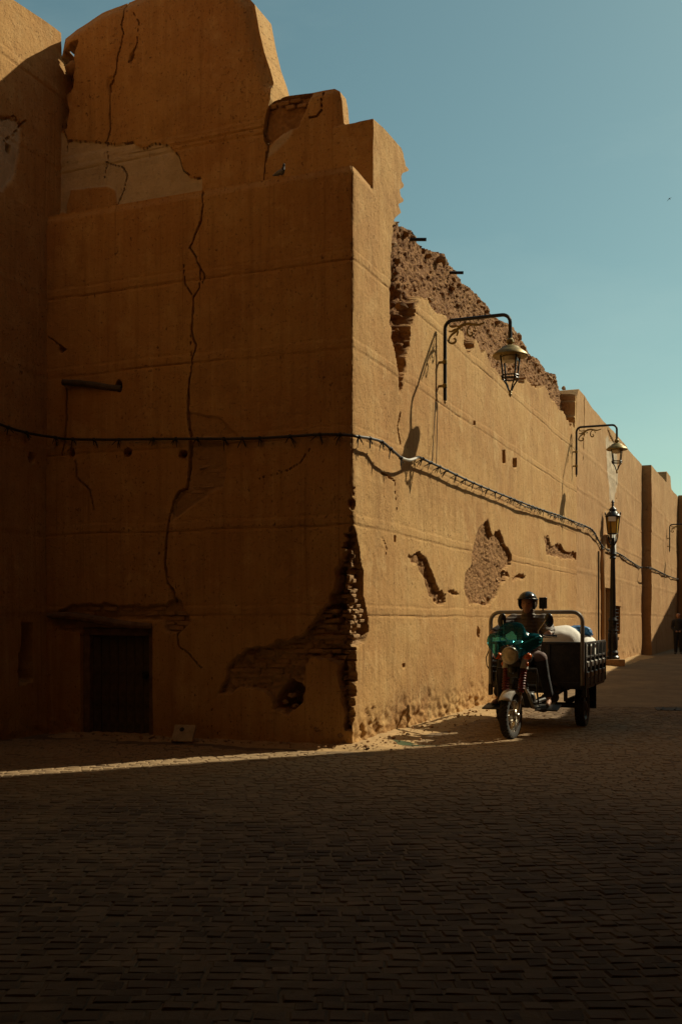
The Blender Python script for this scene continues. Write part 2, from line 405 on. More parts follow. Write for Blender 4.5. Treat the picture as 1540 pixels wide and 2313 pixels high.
# ------------------------------------------------------------------ height-field walls
def hf_wall(name, us, zs, pos, outline, depth_fn, thick, mat, parent, holes=(), flip=False, snap=True, rough_out=0.0):
    """A wall face as a relief mesh: cells of the (u,z) grid inside the outline, pushed in by depth, closed at its rim."""
    U, Z = np.meshgrid(us, zs, indexing='ij')
    cu, cz = .25 * (U[1:, 1:] + U[:-1, 1:] + U[1:, :-1] + U[:-1, :-1]), .25 * (Z[1:, 1:] + Z[:-1, 1:] + Z[1:, :-1] + Z[:-1, :-1])
    if rough_out:
        cu2 = cu + rough_out * fbm(cu * 5, cz * 5, 5, 91); cz2 = cz + rough_out * fbm(cu * 5, cz * 5, 5, 92)
    else: cu2, cz2 = cu, cz
    keep = inside(cu2, cz2, np.asarray(outline))
    for h_ in holes: keep &= ~inside(cu, cz, np.asarray(h_))
    kp = np.pad(keep, 1)
    cnt = kp[1:, 1:].astype(int) + kp[:-1, 1:] + kp[1:, :-1] + kp[:-1, :-1]      # per vertex: kept cells around
    used = cnt > 0; rim = used & (cnt < 4)
    if snap and not rough_out:
        ol = np.asarray(outline); ru, rz = U[rim], Z[rim]
        bd = np.full(ru.shape, 1e9); bu, bz = ru.copy(), rz.copy()
        for i in range(len(ol)):
            a, b_ = ol[i], ol[(i + 1) % len(ol)]; ab = b_ - a
            t = np.clip(((ru - a[0]) * ab[0] + (rz - a[1]) * ab[1]) / (ab @ ab + 1e-12), 0, 1)
            qu, qz = a[0] + t * ab[0], a[1] + t * ab[1]; dd = np.hypot(ru - qu, rz - qz); mm = dd < bd
            bd = np.where(mm, dd, bd); bu = np.where(mm, qu, bu); bz = np.where(mm, qz, bz)
        ok = bd < .06
        U[rim] = np.where(ok, bu, ru); Z[rim] = np.where(ok, bz, rz)
    dep, at = depth_fn(U, Z)
    idx = np.full(U.shape, -1, np.int64); nf = int(used.sum()); idx[used] = np.arange(nf)
    P = pos(U, Z, dep)[used]
    rid = np.full(U.shape, -1, np.int64); nr = int(rim.sum()); rid[rim] = nf + np.arange(nr)
    PB = pos(U, Z, np.maximum(dep + .05, thick(U) if callable(thick) else thick))[rim]
    q = np.stack([idx[:-1, :-1], idx[1:, :-1], idx[1:, 1:], idx[:-1, 1:]], -1)[keep]
    side = []
    def edges(mask, a, ra, b_, rb):
        if mask.any(): side.append(np.stack([b_[mask], a[mask], ra[mask], rb[mask]], -1))
    i00, i10, i11, i01 = idx[:-1, :-1], idx[1:, :-1], idx[1:, 1:], idx[:-1, 1:]
    r00, r10, r11, r01 = rid[:-1, :-1], rid[1:, :-1], rid[1:, 1:], rid[:-1, 1:]
    edges(keep & ~kp[1:-1, :-2], i00, r00, i10, r10)
    edges(keep & ~kp[2:, 1:-1], i10, r10, i11, r11)
    edges(keep & ~kp[1:-1, 2:], i11, r11, i01, r01)
    edges(keep & ~kp[:-2, 1:-1], i01, r01, i00, r00)
    faces = np.concatenate([q] + side)
    if flip: faces = faces[:, ::-1]
    V = np.concatenate([P, PB])
    me = bpy.data.meshes.new(name); me.vertices.add(len(V)); me.vertices.foreach_set('co', V.astype(np.float32).ravel())
    me.loops.add(faces.size); me.loops.foreach_set('vertex_index', faces.astype(np.int32).ravel())
    me.polygons.add(len(faces)); me.polygons.foreach_set('loop_start', np.arange(0, faces.size, 4, dtype=np.int32))
    me.update(calc_edges=True); me.validate()
    uv = np.stack([U, dep, Z], -1)
    uvv = np.concatenate([uv[used], uv[rim] + np.array([0, .3, 0])])
    a = me.attributes.new('wall_uv', 'FLOAT_VECTOR', 'POINT'); a.data.foreach_set('vector', uvv.astype(np.float32).ravel())
    for k_, v_ in at.items():
        a = me.attributes.new(k_, 'FLOAT', 'POINT'); a.data.foreach_set('value', np.concatenate([v_[used], v_[rim]]).astype(np.float32))
    me.shade_smooth(); me.set_sharp_from_angle(angle=R(50))
    return link(name, me, mat, parent)
def plane_pos(pl):
    def f(U, Z, dep):
        return pl.O + U[..., None] * pl.U + Z[..., None] * Zv - dep[..., None] * pl.N
    return f
LIFTS = [1.60, 2.70, 3.78, 4.84, 5.91]
def base_relief(U, Z, lifts=LIFTS, amp=.022, seed=1, lift_amp=1.0):
    dep = amp * fbm(U * .7, Z * .7, 4, seed) + .007 * fbm(U * 4, Z * 4, 4, seed + 3) + .003 * fbm(U * 17, Z * 17, 3, seed + 8)
    for i, z0 in enumerate(lifts):
        w1 = z0 + .022 * fbm(U * 1.1, U * 0 + i, 4, seed + 40 + i)
        fade = .35 + .9 * vn(U * .8, U * 0 + i * 3.3, seed + 77)
        dep = dep + lift_amp * fade * .009 * np.exp(-((Z - w1) / .013) ** 2)
        w2 = w1 + .13 + .012 * fbm(U * 1.7, U * 0 + i, 3, seed + 60)
        dep = dep + lift_amp * fade * .004 * np.exp(-((Z - w2) / .012) ** 2) - lift_amp * .004 * sst(0, .02, Z - w1) * sst(0, .02, w2 - Z)
    return dep
def rubble(U, Z, seed=11, big=1.0):
    c1, id1 = cell(U * 5.5, Z * 7, seed); c2, id2 = cell(U * 14, Z * 17, seed + 4); c3, _ = cell(U * 30, Z * 34, seed + 8)
    return big * (.035 * c1 + .035 * (id1 - .5)) + .028 * c2 + .028 * (id2 - .5) + .016 * c3 + .06 * fbm(U * 1.4, Z * 2.0, 5, seed + 2, .6)

# ---- polygons read off the photo, laid on the wall planes
core_top = PR.poly([(1299, 200), (945, 200), (927, 470), (886, 512), (886, 560), (884, 640), (882, 700), (888, 770), (903, 838), (904, 884), (911, 850), (921, 780), (925, 740), (938, 692), (948, 666), (962, 682), (1000, 716), (1018, 738), (1040, 742), (1056, 792), (1068, 790), (1076, 768), (1100, 800), (1128, 850), (1152, 868), (1190, 860), (1236, 880), (1252, 912), (1272, 932), (1286, 958), (1296, 962), (1299, 880), (1299, 700)])
strip = PR.poly([(885, 620), (915, 640), (940, 660), (946, 675), (936, 700), (922, 750), (918, 800), (906, 870), (898, 830), (887, 770), (883, 700)])
patches = [PR.poly(p) for p in (
    [(920, 1260), (950, 1246), (964, 1266), (983, 1312), (991, 1333), (1006, 1341), (1002, 1366), (983, 1364), (970, 1345), (958, 1308), (941, 1275)],
    [(1060, 1366), (1047, 1330), (1050, 1300), (1065, 1275), (1068, 1240), (1080, 1195), (1100, 1177), (1112, 1208), (1127, 1200), (1140, 1230), (1155, 1250), (1153, 1275), (1135, 1290), (1150, 1300), (1130, 1320), (1118, 1350), (1105, 1366)],
    [(1228, 1215), (1237, 1212), (1245, 1235), (1265, 1228), (1275, 1245), (1300, 1250), (1320, 1246), (1319, 1262), (1270, 1262), (1235, 1255)],
    [(1010, 1338), (1020, 1332), (1036, 1343), (1020, 1344)],
    [(1155, 1305), (1180, 1298), (1186, 1305), (1160, 1312)])]
pr_small = [PR.poly(p) for p in (
    [(1134, 1018), (1141, 1018), (1141, 1046), (1135, 1046)], [(1158, 1036), (1166, 1036), (1166, 1056), (1159, 1056)],
    [(909, 1500), (914, 1500), (914, 1507), (909, 1507)], [(1078, 1415), (1084, 1425), (1082, 1440), (1077, 1432)],
    [(1069, 952), (1073, 952), (1073, 960), (1069, 960)], [(889, 1212), (892, 1212), (892, 1225), (889, 1222)])]
breakR = PR.poly([(796, 1185), (803, 1212), (813, 1268), (820, 1300), (820, 1350), (832, 1400), (834, 1428), (822, 1450), (806, 1462), (804, 1500), (804, 1545), (800, 1580), (797, 1645), (790, 1645), (790, 1185)])
breakL = PL.poly([(800, 1185), (794, 1190), (786, 1230), (774, 1262), (762, 1290), (757, 1340), (736, 1370), (712, 1395), (690, 1432), (640, 1445), (610, 1458), (560, 1468), (530, 1485), (515, 1510), (510, 1540), (490, 1562), (520, 1564), (550, 1552), (590, 1556), (620, 1590), (645, 1605), (680, 1560), (686, 1505), (700, 1482), (745, 1490), (764, 1500), (770, 1560), (778, 1600), (780, 1645), (800, 1645)])
holeL = PL.poly([(620, 1600), (630, 1560), (650, 1540), (668, 1545), (685, 1555), (680, 1588), (650, 1610)])
corner_deep = PL.poly([(790, 1268), (772, 1266), (768, 1300), (756, 1345), (748, 1378), (766, 1400), (778, 1380), (790, 1345)])
shallowL = PL.poly([(428, 1000), (470, 998), (508, 1000), (512, 1060), (505, 1095), (480, 1110), (452, 1132), (410, 1160), (392, 1172), (388, 1158), (400, 1128), (425, 1105), (428, 1060)])
shallowL2 = PL.poly([(430, 930), (450, 937), (500, 945), (540, 990), (435, 992)])
lintelL = PL.poly([(112, 1392), (150, 1376), (170, 1367), (230, 1366), (300, 1372), (375, 1367), (382, 1357), (400, 1352), (420, 1380), (426, 1408), (402, 1432), (376, 1424), (370, 1400), (340, 1398), (250, 1402), (200, 1430), (150, 1424), (122, 1410)])
door_s0, door_s1 = 2.80, 3.93; door_top = 1.44
crackL = [
  ([(458, 430), (458, 470), (455, 497), (441, 530), (430, 560), (444, 580), (453, 606), (450, 650), (437, 673), (436, 710), (433, 750), (445, 780), (436, 810), (432, 840), (427, 870), (425, 900), (426, 945), (432, 985), (430, 1020), (427, 1070), (424, 1102), (408, 1110), (394, 1130), (385, 1165), (378, 1210), (375, 1245), (374, 1275), (380, 1318), (394, 1335), (397, 1358)],
   [.02, .02, .03, .035, .02, .016, .018, .016, .024, .026, .022, .022, .022, .026, .032, .055, .06, .04, .035, .04, .045, .045, .04, .03, .03, .045, .05, .045, .035, .045]),
  ([(450, 598), (463, 625), (450, 650)], [.012, .014, .012]), ([(415, 595), (418, 640), (437, 673)], [.011, .012, .014]),
  ([(440, 772), (431, 740), (434, 805)], [.01, .012, .012]),
  ([(172, 1040), (176, 1080), (204, 1108), (214, 1150)], [.03, .028, .03, .016]),
  ([(152, 878), (150, 930), (148, 995), (140, 1035)], [.03, .035, .03, .015]),
  ([(400, 1430), (404, 1460), (430, 1480), (455, 1510)], [.022, .018, .014, .01]),
  ([(700, 1015), (680, 1045), (650, 1062), (580, 1085)], [.006, .007, .006, .003]),
  ([(110, 760), (130, 775), (150, 790)], [.02, .016, .012]),
]
crackR = [
  ([(905, 935), (899, 965), (905, 1005)], [.07, .09, .03]),
  ([(860, 1068), (885, 1082), (895, 1088)], [.03, .035, .012]),
  ([(800, 1100), (797, 1140), (794, 1185)], [.02, .025, .03]),
  ([(893, 1085), (891, 1100), (895, 1165)], [.03, .02, .012]),
  ([(862, 1215), (872, 1238), (870, 1255)], [.015, .02, .015]),
]
holesL = [(162, 1022, .05, .06), (290, 1022, .06, .05), (414, 1026, .055, .045), (270, 872, .05, .07), (140, 790, .04, .04)]

LEDGE = 7.05
def wrap_depth(U, Z):
    left = U < 0; S = -U
    dep = np.zeros(U.shape); core = np.zeros(U.shape); brick = np.zeros(U.shape); pale = np.zeros(U.shape)
    dep += base_relief(U + 40, Z, amp=.02, lift_amp=np.where(left, 1.35, 1.0))
    # rounding of the corner edge and the ledge rim
    dep += .022 * np.exp(-np.abs(U) / .03) * (.7 + .9 * fbm(Z * 4, Z * 0, 4, 8)) + .03 * sst(LEDGE - .10, LEDGE + .01, Z) * (U < .7)
    # worn foot of the walls
    foot = sst(.55, .05, Z + .18 * fbm(U * 1.2, Z * 1.2, 3, 21)); rt = ~left
    dep += foot * np.where(rt, .05 * (cell(U * 7, Z * 9, 31)[0] - .25) + .045 * fbm(U * 6, Z * 6, 5, 32) + .02, .02 * fbm(U * 5, Z * 5, 4, 33) + .012)
    flake = sst(.12, .2, fbm(U * 1.7, Z * 2.4, 5, 61)) * sst(.75, .35, Z) * rt
    dep += .022 * flake; core += .35 * flake
    # right side: fallen render over the rubble core
    u_, z_ = np.where(rt, U, -50.), Z
    m = polymask(u_, z_, core_top, .015, .14, 4, 4.); rb = rubble(U, Z, 11, .85)
    back = sst(5.2, 7.4, Z) * .32 * sst(1.5, 3.0, U)
    dep = dep * (1 - m) + m * (.045 + rb + back); core = np.maximum(core, m)
    m2 = polymask(u_, z_, strip, .04, .10, 6, 6.); dep += m2 * sst(6.3, 5.5, Z) * (.20 + .12 * fbm(U * 4, Z * 4, 4, 70)); core = np.maximum(core, m2)
    cave = np.exp(-(((U - PR.px(905, 655)[0]) / .38) ** 2 + ((Z - PR.px(905, 655)[1]) / .26) ** 2)); dep += m * .35 * cave
    for i, p in enumerate(patches):
        m = polymask(u_, z_, p, .012, .07, 20 + i, 7.)
        dep = dep * (1 - m) + m * (.045 + .8 * rubble(U, Z, 60 + i, .55)); core = np.maximum(core, m * .8)
    for i, p in enumerate(pr_small):
        m = polymask(u_, z_, p, .012, .015, 30 + i); dep += .14 * m
    for i, (p, w) in enumerate(crackR):
        m = crack(u_, z_, PR.poly(p), w, seed=80 + i); dep += .06 * m; core = np.maximum(core, m * .5)
    lay_ = np.floor(Z / .062); hb = _h(lay_, np.floor(U / .16 + .5 * (lay_ % 2)), 77); course = .10 * (hb - .35) + .025 * (np.mod(Z / .062, 1) < .2) + .02 * fbm(U * 12, Z * 12, 3, 78)
    m = polymask(u_, z_, breakR, .012, .05, 40, 7.); dep += m * (course * .9 + .055 + .6 * rubble(U, Z, 41, .8)); brick = np.maximum(brick, m)
    # left side
    s_ = np.where(left, S, -50.)
    m = polymask(s_, z_, breakL, .012, .05, 42, 7.); wide = sst(1.6, .3, S)
    dep += m * (course * (.35 + .65 * sst(.6, .2, S)) + .028 + .07 * wide + .6 * rubble(U, Z, 43, .8)); brick = np.maximum(brick, m)
    m = polymask(s_, z_, corner_deep, .03, .03, 46); dep += .10 * m
    m = polymask(s_, z_, holeL, .03, .03, 44); dep += m * (.28 + rubble(U, Z, 45))
    m = polymask(s_, z_, shallowL, .02, .04, 47); dep += m * (.03 + .2 * rubble(U, Z, 48, .5)); brick = np.maximum(brick, m * .8)
    m = polymask(s_, z_, shallowL2, .012, .02, 49); dep += m * (.018 + .1 * rubble(U, Z, 50, .5)); brick = np.maximum(brick, m * .35)
    m = polymask(s_, z_, lintelL, .02, .04, 51); dep += m * (.045 + .25 * rubble(U, Z, 52, .5)); brick = np.maximum(brick, m * .8)
    for i, (p, w) in enumerate(crackL):
        m = crack(s_, z_, PL.poly(p), w, seed=100 + i); dep += .08 * m; brick = np.maximum(brick, m * .6)
    for x, y, ru, rz in holesL:
        a, b_ = PL.px(x, y); m = sst(1.15, .8, np.hypot((s_ - a) / ru, (Z - b_) / rz) + .25 * fbm(U * 14, Z * 14, 3, 9)); dep += .16 * m
    # door opening
    m = ((s_ > door_s0) & (s_ < door_s1) & (Z < door_top)).astype(float); dep = dep * (1 - m) + .24 * m
    return dep, dict(core=np.clip(core, 0, 1), brick=np.clip(brick, 0, 1), pale=pale)
def wrap_pos(U, Z, dep):
    # depth at the corner on either side, by height, so both faces meet
    k = int(np.argmin(np.abs(U[:, 0]))); dc = np.maximum(dep[k], 0)[None, :]
    dep = np.where((np.abs(U) < 1e-6), np.maximum(dep, 0), dep)
    S = np.where(U < 0, np.maximum(-U, dc), 0); T = np.where(U > 0, np.maximum(U, dc), 0)
    Pl = C + (-S)[..., None] * N + dep[..., None] * D + Z[..., None] * Zv
    Pr = C + T[..., None] * D - dep[..., None] * N + Z[..., None] * Zv
    Pc = C + dep[..., None] * D - dep[..., None] * N + Z[..., None] * Zv
    return np.where((U < -1e-6)[..., None], Pl, np.where((U > 1e-6)[..., None], Pr, Pc))
ur = [0.0]
while ur[-1] < 15.9: ur.append(ur[-1] + .022 + .0024 * ur[-1])
us = np.concatenate([np.arange(-SL, -.006, .0115), np.array(ur)]); us[np.argmin(np.abs(us))] = 0.0
zs = np.arange(-.10, 8.5, .0165)
edge_px = [(884, 300), (906, 334), (910, 347), (911, 356), (914, 366), (915, 374), (923, 383), (921, 386), (909, 391), (906, 398), (907, 409), (912, 417), (911, 423), (903, 428), (905, 444), (913, 451), (910, 456), (899, 461), (906, 480), (893, 491), (888, 500), (905, 512), (932, 522), (940, 545), (962, 562), (978, 566), (1004, 572), (1008, 592), (1030, 612), (1042, 640), (1070, 655), (1088, 676), (1106, 692), (1110, 708), (1130, 722), (1160, 738), (1172, 760), (1180, 770), (1196, 798), (1216, 812), (1232, 840), (1256, 846), (1262, 858), (1284, 858), (1284, 880), (1299, 890)]
PRB = Plane(C - N * .38, D, N)              # plane of the worn-back crown
ep = np.concatenate([PR.poly(edge_px[:21]), PRB.poly(edge_px[21:])]); ep = ep[ep[:, 0] < 15.3]; ep = np.concatenate([ep, [[15.6, ep[-1][1] - .25], [15.86, ep[-1][1] - .5]]])
topR = [(SETB, LEDGE), (SETB, 7.90), (PR.px(866, 292)[0], 7.96)] + [tuple(p) for p in ep[1:]]
outline = [(-SL, -.1), (15.88, -.1), (15.88, ep[-1][1])] + topR[::-1] + [(SETB, LEDGE), (-SL, LEDGE + .02)]
bld = empty('corner_building', tuple(C)); bld.location = (0, 0, 0)
tag(bld, 'cracked ochre earthen corner building with broken tower, crumbling rubble top and low door', 'building')
wall = hf_wall('plaster_wall', us, zs, wrap_pos, outline, wrap_depth, .55, M['plaster'], bld, snap=True)

# ---- tower and parapet on the set-back plane
def px_list(pl, pts): return [pl.px(*p) for p in pts]
tower_out = px_list(PT, [(96, 520), (112, 420), (122, 330), (126, 200), (131, 120), (139, 80), (165, 60), (190, 45), (225, 22), (280, 0), (340, -28), (420, -45), (495, -45), (540, -30), (567, 0), (578, 60), (590, 110), (604, 150), (612, 180), (612, 225), (601, 262), (594, 300), (600, 340), (594, 410), (594, 500)])
hole_px = np.array(px_list(PT, [(147, 107), (160, 109), (170, 102), (172, 108), (166, 118), (158, 126), (150, 118)]))
gap = PT.poly([(128, 130), (140, 112), (174, 98), (168, 130), (166, 165), (152, 230), (146, 285), (128, 300), (118, 330), (118, 200)])
paleT = PT.poly([(100, 480), (112, 380), (122, 330), (134, 296), (146, 300), (152, 318), (240, 320), (260, 325), (300, 320), (326, 336), (345, 324), (380, 328), (405, 352), (412, 380), (432, 402), (455, 402), (455, 450), (400, 470), (270, 475), (262, 430), (245, 422), (160, 428), (150, 480)])
crackT = [([(283, 0), (276, 55), (280, 75), (268, 125), (262, 165), (246, 190), (248, 230), (247, 290), (240, 320), (241, 370), (236, 400)], [.022, .024, .016, .022, .026, .05, .03, .026, .022, .014, .01]),
          ([(300, 25), (315, 50), (312, 95), (298, 130), (292, 140)], [.012, .012, .014, .05, .02]),
          ([(240, 366), (275, 375), (288, 395), (280, 430), (266, 465)], [.014, .016, .02, .016, .012]),
          ([(146, 290), (152, 320), (150, 370)], [.02, .018, .012]), ([(112, 380), (132, 382), (134, 405), (115, 415)], [.012] * 4),
          ([(150, 318), (240, 320), (262, 325), (300, 321), (328, 337), (345, 324), (382, 328), (405, 354), (415, 385), (440, 402), (456, 401)], [.008] * 11),
          ]
def tower_depth(U, Z):
    dep = base_relief(U + 3, Z, lifts=[7.98, 8.06], amp=.035, seed=201, lift_amp=1.3)
    z9 = np.zeros(U.shape); pale = polymask(U, Z, paleT, .012, .03, 210, 6.)
    dep += .022 * pale
    g = polymask(U, Z, gap, .03, .06, 211, 6.); dep += g * (.28 + rubble(U, Z, 212, 1.2)); brick = g.copy()
    for i, (p, w) in enumerate(crackT):
        m = crack(U, Z, PT.poly(p), np.array(w) * .9, seed=220 + i); dep += .09 * m; brick = np.maximum(brick, m * .5)
    ol = np.asarray(tower_out); dd, _ = seg_dist(U, Z, ol[4:19], False)
    dep += .10 * np.exp(-(dd / .10) ** 2)
    for x, y, r_ in [(250, 190, .07), (300, 132, .05)]:
        a, b_ = PT.px(x, y); dep += .03 * sst(1.1, .8, np.hypot((U - a) / r_, (Z - b_) / (r_ * 1.7)))
    return dep, dict(core=z9, brick=np.clip(brick, 0, 1), pale=pale)
su = np.arange(1.2, 5.2, .0125); sz = np.arange(6.8, 10.75, .0175)
tower = hf_wall('tower_wall', su, sz, plane_pos(PT), tower_out, tower_depth, lambda U: np.where(U > 4.25, .12, .62), M['plaster'], bld, holes=[hole_px])
par_out = px_list(PT, [(592, 500), (594, 410), (599, 345), (596, 300), (603, 262), (612, 222), (650, 212), (700, 206), (735, 199), (752, 196), (764, 202), (769, 226), (773, 274)]) + [(.36, 7.88), (.18, 7.90), (0.0, 7.905), (0.0, 6.8)]
pbrick = PT.poly([(600, 226), (650, 216), (705, 208), (690, 245), (672, 285), (640, 300), (606, 330), (600, 300)])
ppale = PT.poly([(602, 345), (640, 300), (668, 285), (650, 315), (625, 340), (600, 360)])
def par_depth(U, Z):
    dep = base_relief(U + 9, Z, lifts=[], amp=.03, seed=231)
    m = polymask(U, Z, pbrick, .012, .02, 232); dep += m * (.05 + .4 * rubble(U, Z, 233, .7)); pale = polymask(U, Z, ppale, .02, .02, 234) * .8
    for i, (p, w) in enumerate([([(600, 226), (598, 280), (594, 300), (606, 330), (598, 370), (594, 410)], [.06, .07, .05, .03, .035, .03]), ([(728, 205), (727, 250), (715, 262), (690, 268)], [.012, .014, .012, .008])]):
        c_ = crack(U, Z, PT.poly(p), w, seed=240 + i); dep += .12 * c_; m = np.maximum(m, c_ * .5)
    ol = np.asarray(par_out); dd, _ = seg_dist(U, Z, ol[5:13], False); dep += .05 * np.exp(-(dd / .06) ** 2)
    return dep, dict(core=m * .5, brick=m * .6, pale=pale)
parapet = hf_wall('parapet', np.arange(-.001, 1.66, .0166), np.arange(6.8, 8.6, .0166), plane_pos(PT), par_out, par_depth, .26, M['plaster'], bld)

# ---- side wall that comes towards the viewer
slit = PW.poly([(52, 1408), (72, 1408), (72, 1470), (74, 1535), (44, 1545), (44, 1490), (52, 1460)])
def side_depth(U, Z):
    dep = base_relief(U + 60, Z, amp=.03, seed=301)
    m = polymask(U, Z, slit, .02, .02, 302); dep += .30 * m
    for x, y in ((72, 1035),):
        a, b_ = PW.px(x, y); dep += .12 * sst(1.1, .8, np.hypot((U - a) / .06, (Z - b_) / .07))
    dep += .04 * sst(.5, 0, Z) * (fbm(U * 5, Z * 5, 4, 303) + .5)
    z9 = np.zeros(U.shape); return dep, dict(core=z9, brick=z9, pale=z9)
uw = np.concatenate([np.arange(-.05, 1.6, .03), np.arange(1.6, 13, .12)]); zw = np.arange(-.1, 7.08, .03)
side = hf_wall('side_wall', uw, zw, plane_pos(PW), [(-.05, -.1), (12.9, -.1), (12.9, 7.05), (-.05, 7.05)], side_depth, .5, M['plaster'], bld)
zc_ = PT.px(160, 131)[1]
up_out = [(-1.4, 6.8), (-1.4, zc_), (-.76, zc_ + .05)] + [(-.74, PWU.px(137, 72)[1])] + [PWU.px(*p) for p in [(137, 72), (118, 58), (90, 38), (60, 18), (32, 0), (0, -18)]]
up_out += [(3.0, up_out[-1][1] + .15), (12.9, up_out[-1][1] + .2), (12.9, 6.8)]
upale = PWU.poly([(0, 265), (34, 268), (48, 288), (46, 330), (38, 390), (10, 430), (-30, 440), (-30, 262)])
def up_depth(U, Z):
    dep = base_relief(U + 70, Z, lifts=[8.0, 9.05], amp=.035, seed=311); pale = polymask(U, Z, upale, .012, .03, 312, 6.); dep += .02 * pale
    for i, (p, w) in enumerate([([(-20, 262), (8, 268), (32, 262), (46, 284), (58, 270)], [.02, .02, .025, .02, .01]), ([(46, 284), (32, 305), (10, 320)], [.02, .014, .01])]):
        dep += .07 * crack(U, Z, PWU.poly(p), w, seed=320 + i)
    a, b_ = PWU.px(22, 334); dep += .15 * ((np.abs(U - a) < .05) & (np.abs(Z - b_) < .06))
    z9 = np.zeros(U.shape); return dep, dict(core=z9, brick=z9, pale=pale)
upside = hf_wall('upper_side_wall', np.concatenate([np.arange(-1.4, 1.8, .022), np.arange(1.8, 13, .12)]), np.arange(6.8, 10.9, .022), plane_pos(PWU), up_out, up_depth, .5, M['plaster'], bld)
# boulder caught in the gap between tower and side wall, lintel log, embedded branch, beam stubs
def rock_mesh(name, r, seed, k=2):
    bm = bmesh.new(); bmesh.ops.create_icosphere(bm, subdivisions=k, radius=1.0); rg = random.Random(seed)
    off = [Vector((rg.uniform(-1, 1), rg.uniform(-1, 1), rg.uniform(-1, 1))).normalized() for _ in range(9)]
    cut = [rg.uniform(.45, .85) for _ in off]
    for v in bm.verts:
        p = v.co.copy()
        for o_, c_ in zip(off, cut):
            d_ = p.dot(o_)
            if d_ > c_: p -= o_ * (d_ - c_) * .85
        p *= 1 + rg.uniform(-.05, .05); v.co = Vector((p.x * r[0], p.y * r[1], p.z * r[2]))
    me = bpy.data.meshes.new(name); bm.to_mesh(me); bm.free(); me.shade_smooth(); me.set_sharp_from_angle(angle=R(32)); return me
def put(o, p, rz=ROT): o.location = tuple(p); o.rotation_euler = (o.rotation_euler[0], o.rotation_euler[1], rz)
a, b_ = PT.px(152, 146); o = link('boulder', rock_mesh('boulder', (.13, .14, .12), 3), M['stone'], bld); put(o, PT.at(a, b_, .16))
a, b_ = PT.px(139, 215); o = link('boulder', rock_mesh('boulder', (.09, .12, .16), 5), M['stone'], bld); put(o, PT.at(a, b_, .25))
a, b_ = PT.px(134, 262); o = link('boulder', rock_mesh('boulder', (.08, .12, .10), 6), M['stone'], bld); put(o, PT.at(a, b_, .22))
p0, p1 = PL.at(*PL.px(112, 1390), -.03), PL.at(*PL.px(345, 1413), -.01)
pts = [Vector(p0 + (p1 - p0) * t) + Vector((0, 0, .02 * math.sin(t * 6))) for t in np.linspace(0, 1, 12)]
MB().tube(pts, [.035, .05, .056, .06, .06, .057, .06, .056, .05, .05, .045, .04], 10).build('lintel_log', M['old_wood'], bld)
p0, p1 = PL.at(*PL.px(150, 866), -.07), PL.at(*PL.px(274, 876), .02)
pts = [Vector(p0 + (p1 - p0) * t) + Vector((0, 0, .012 * math.sin(t * 5))) for t in np.linspace(0, 1, 9)]
MB().tube(pts, [.042, .04, .045, .041, .044, .046, .044, .048, .048], 9).build('embedded_branch', M['door_wood'], bld)
for x, y in ((940, 541), (1026, 616)):
    pq = Plane(C - N * .3, D, N); p = pq.at(*pq.px(x, y))
    MB().cyl(p - np.array([.45, 0, 0]), p + np.array([.15, 0, 0]), .026, 10).build('beam_stub', M['black_iron'], bld)

# ---- door
dr = empty('door'); dr.parent = bld
dmid, dw = (door_s0 + door_s1) / 2, door_s1 - door_s0
rng = random.Random(5)
fr = MB()
for s_ in (door_s0 + .05, door_s1 - .05): fr.box(PL.at(s_, door_top / 2 + .005, .12), (.10, .12, door_top), Matrix.Rotation(ROT, 3, 'Z'))
fr.box(PL.at(dmid, door_top - .05, .121), (dw - .202, .12, .098), Matrix.Rotation(ROT, 3, 'Z'))
fr.build('door_frame', M['old_wood'], dr, bevel=.008)
np_ = 7; w_ = (dw - .21) / np_
pm = MB().box((0, 0, 0), (w_ - .008, .035, door_top - .12)).mesh('plank')
for i in range(np_):
    o = link('plank', pm, M['door_wood'], dr); put(o, PL.at(door_s0 + .105 + w_ * (i + .5), (door_top - .12) / 2 + .012, .155 + rng.uniform(0, .012)))
h_ = MB(); p = PL.at(door_s0 + .2, .82, .12); h_.box(p, (.07, .02, .10), Matrix.Rotation(ROT, 3, 'Z')).cyl(p - D * .03, p - D * .05 + N * .09, .012, 8)
h_.build('latch', M['black_iron'], dr, bevel=.003)

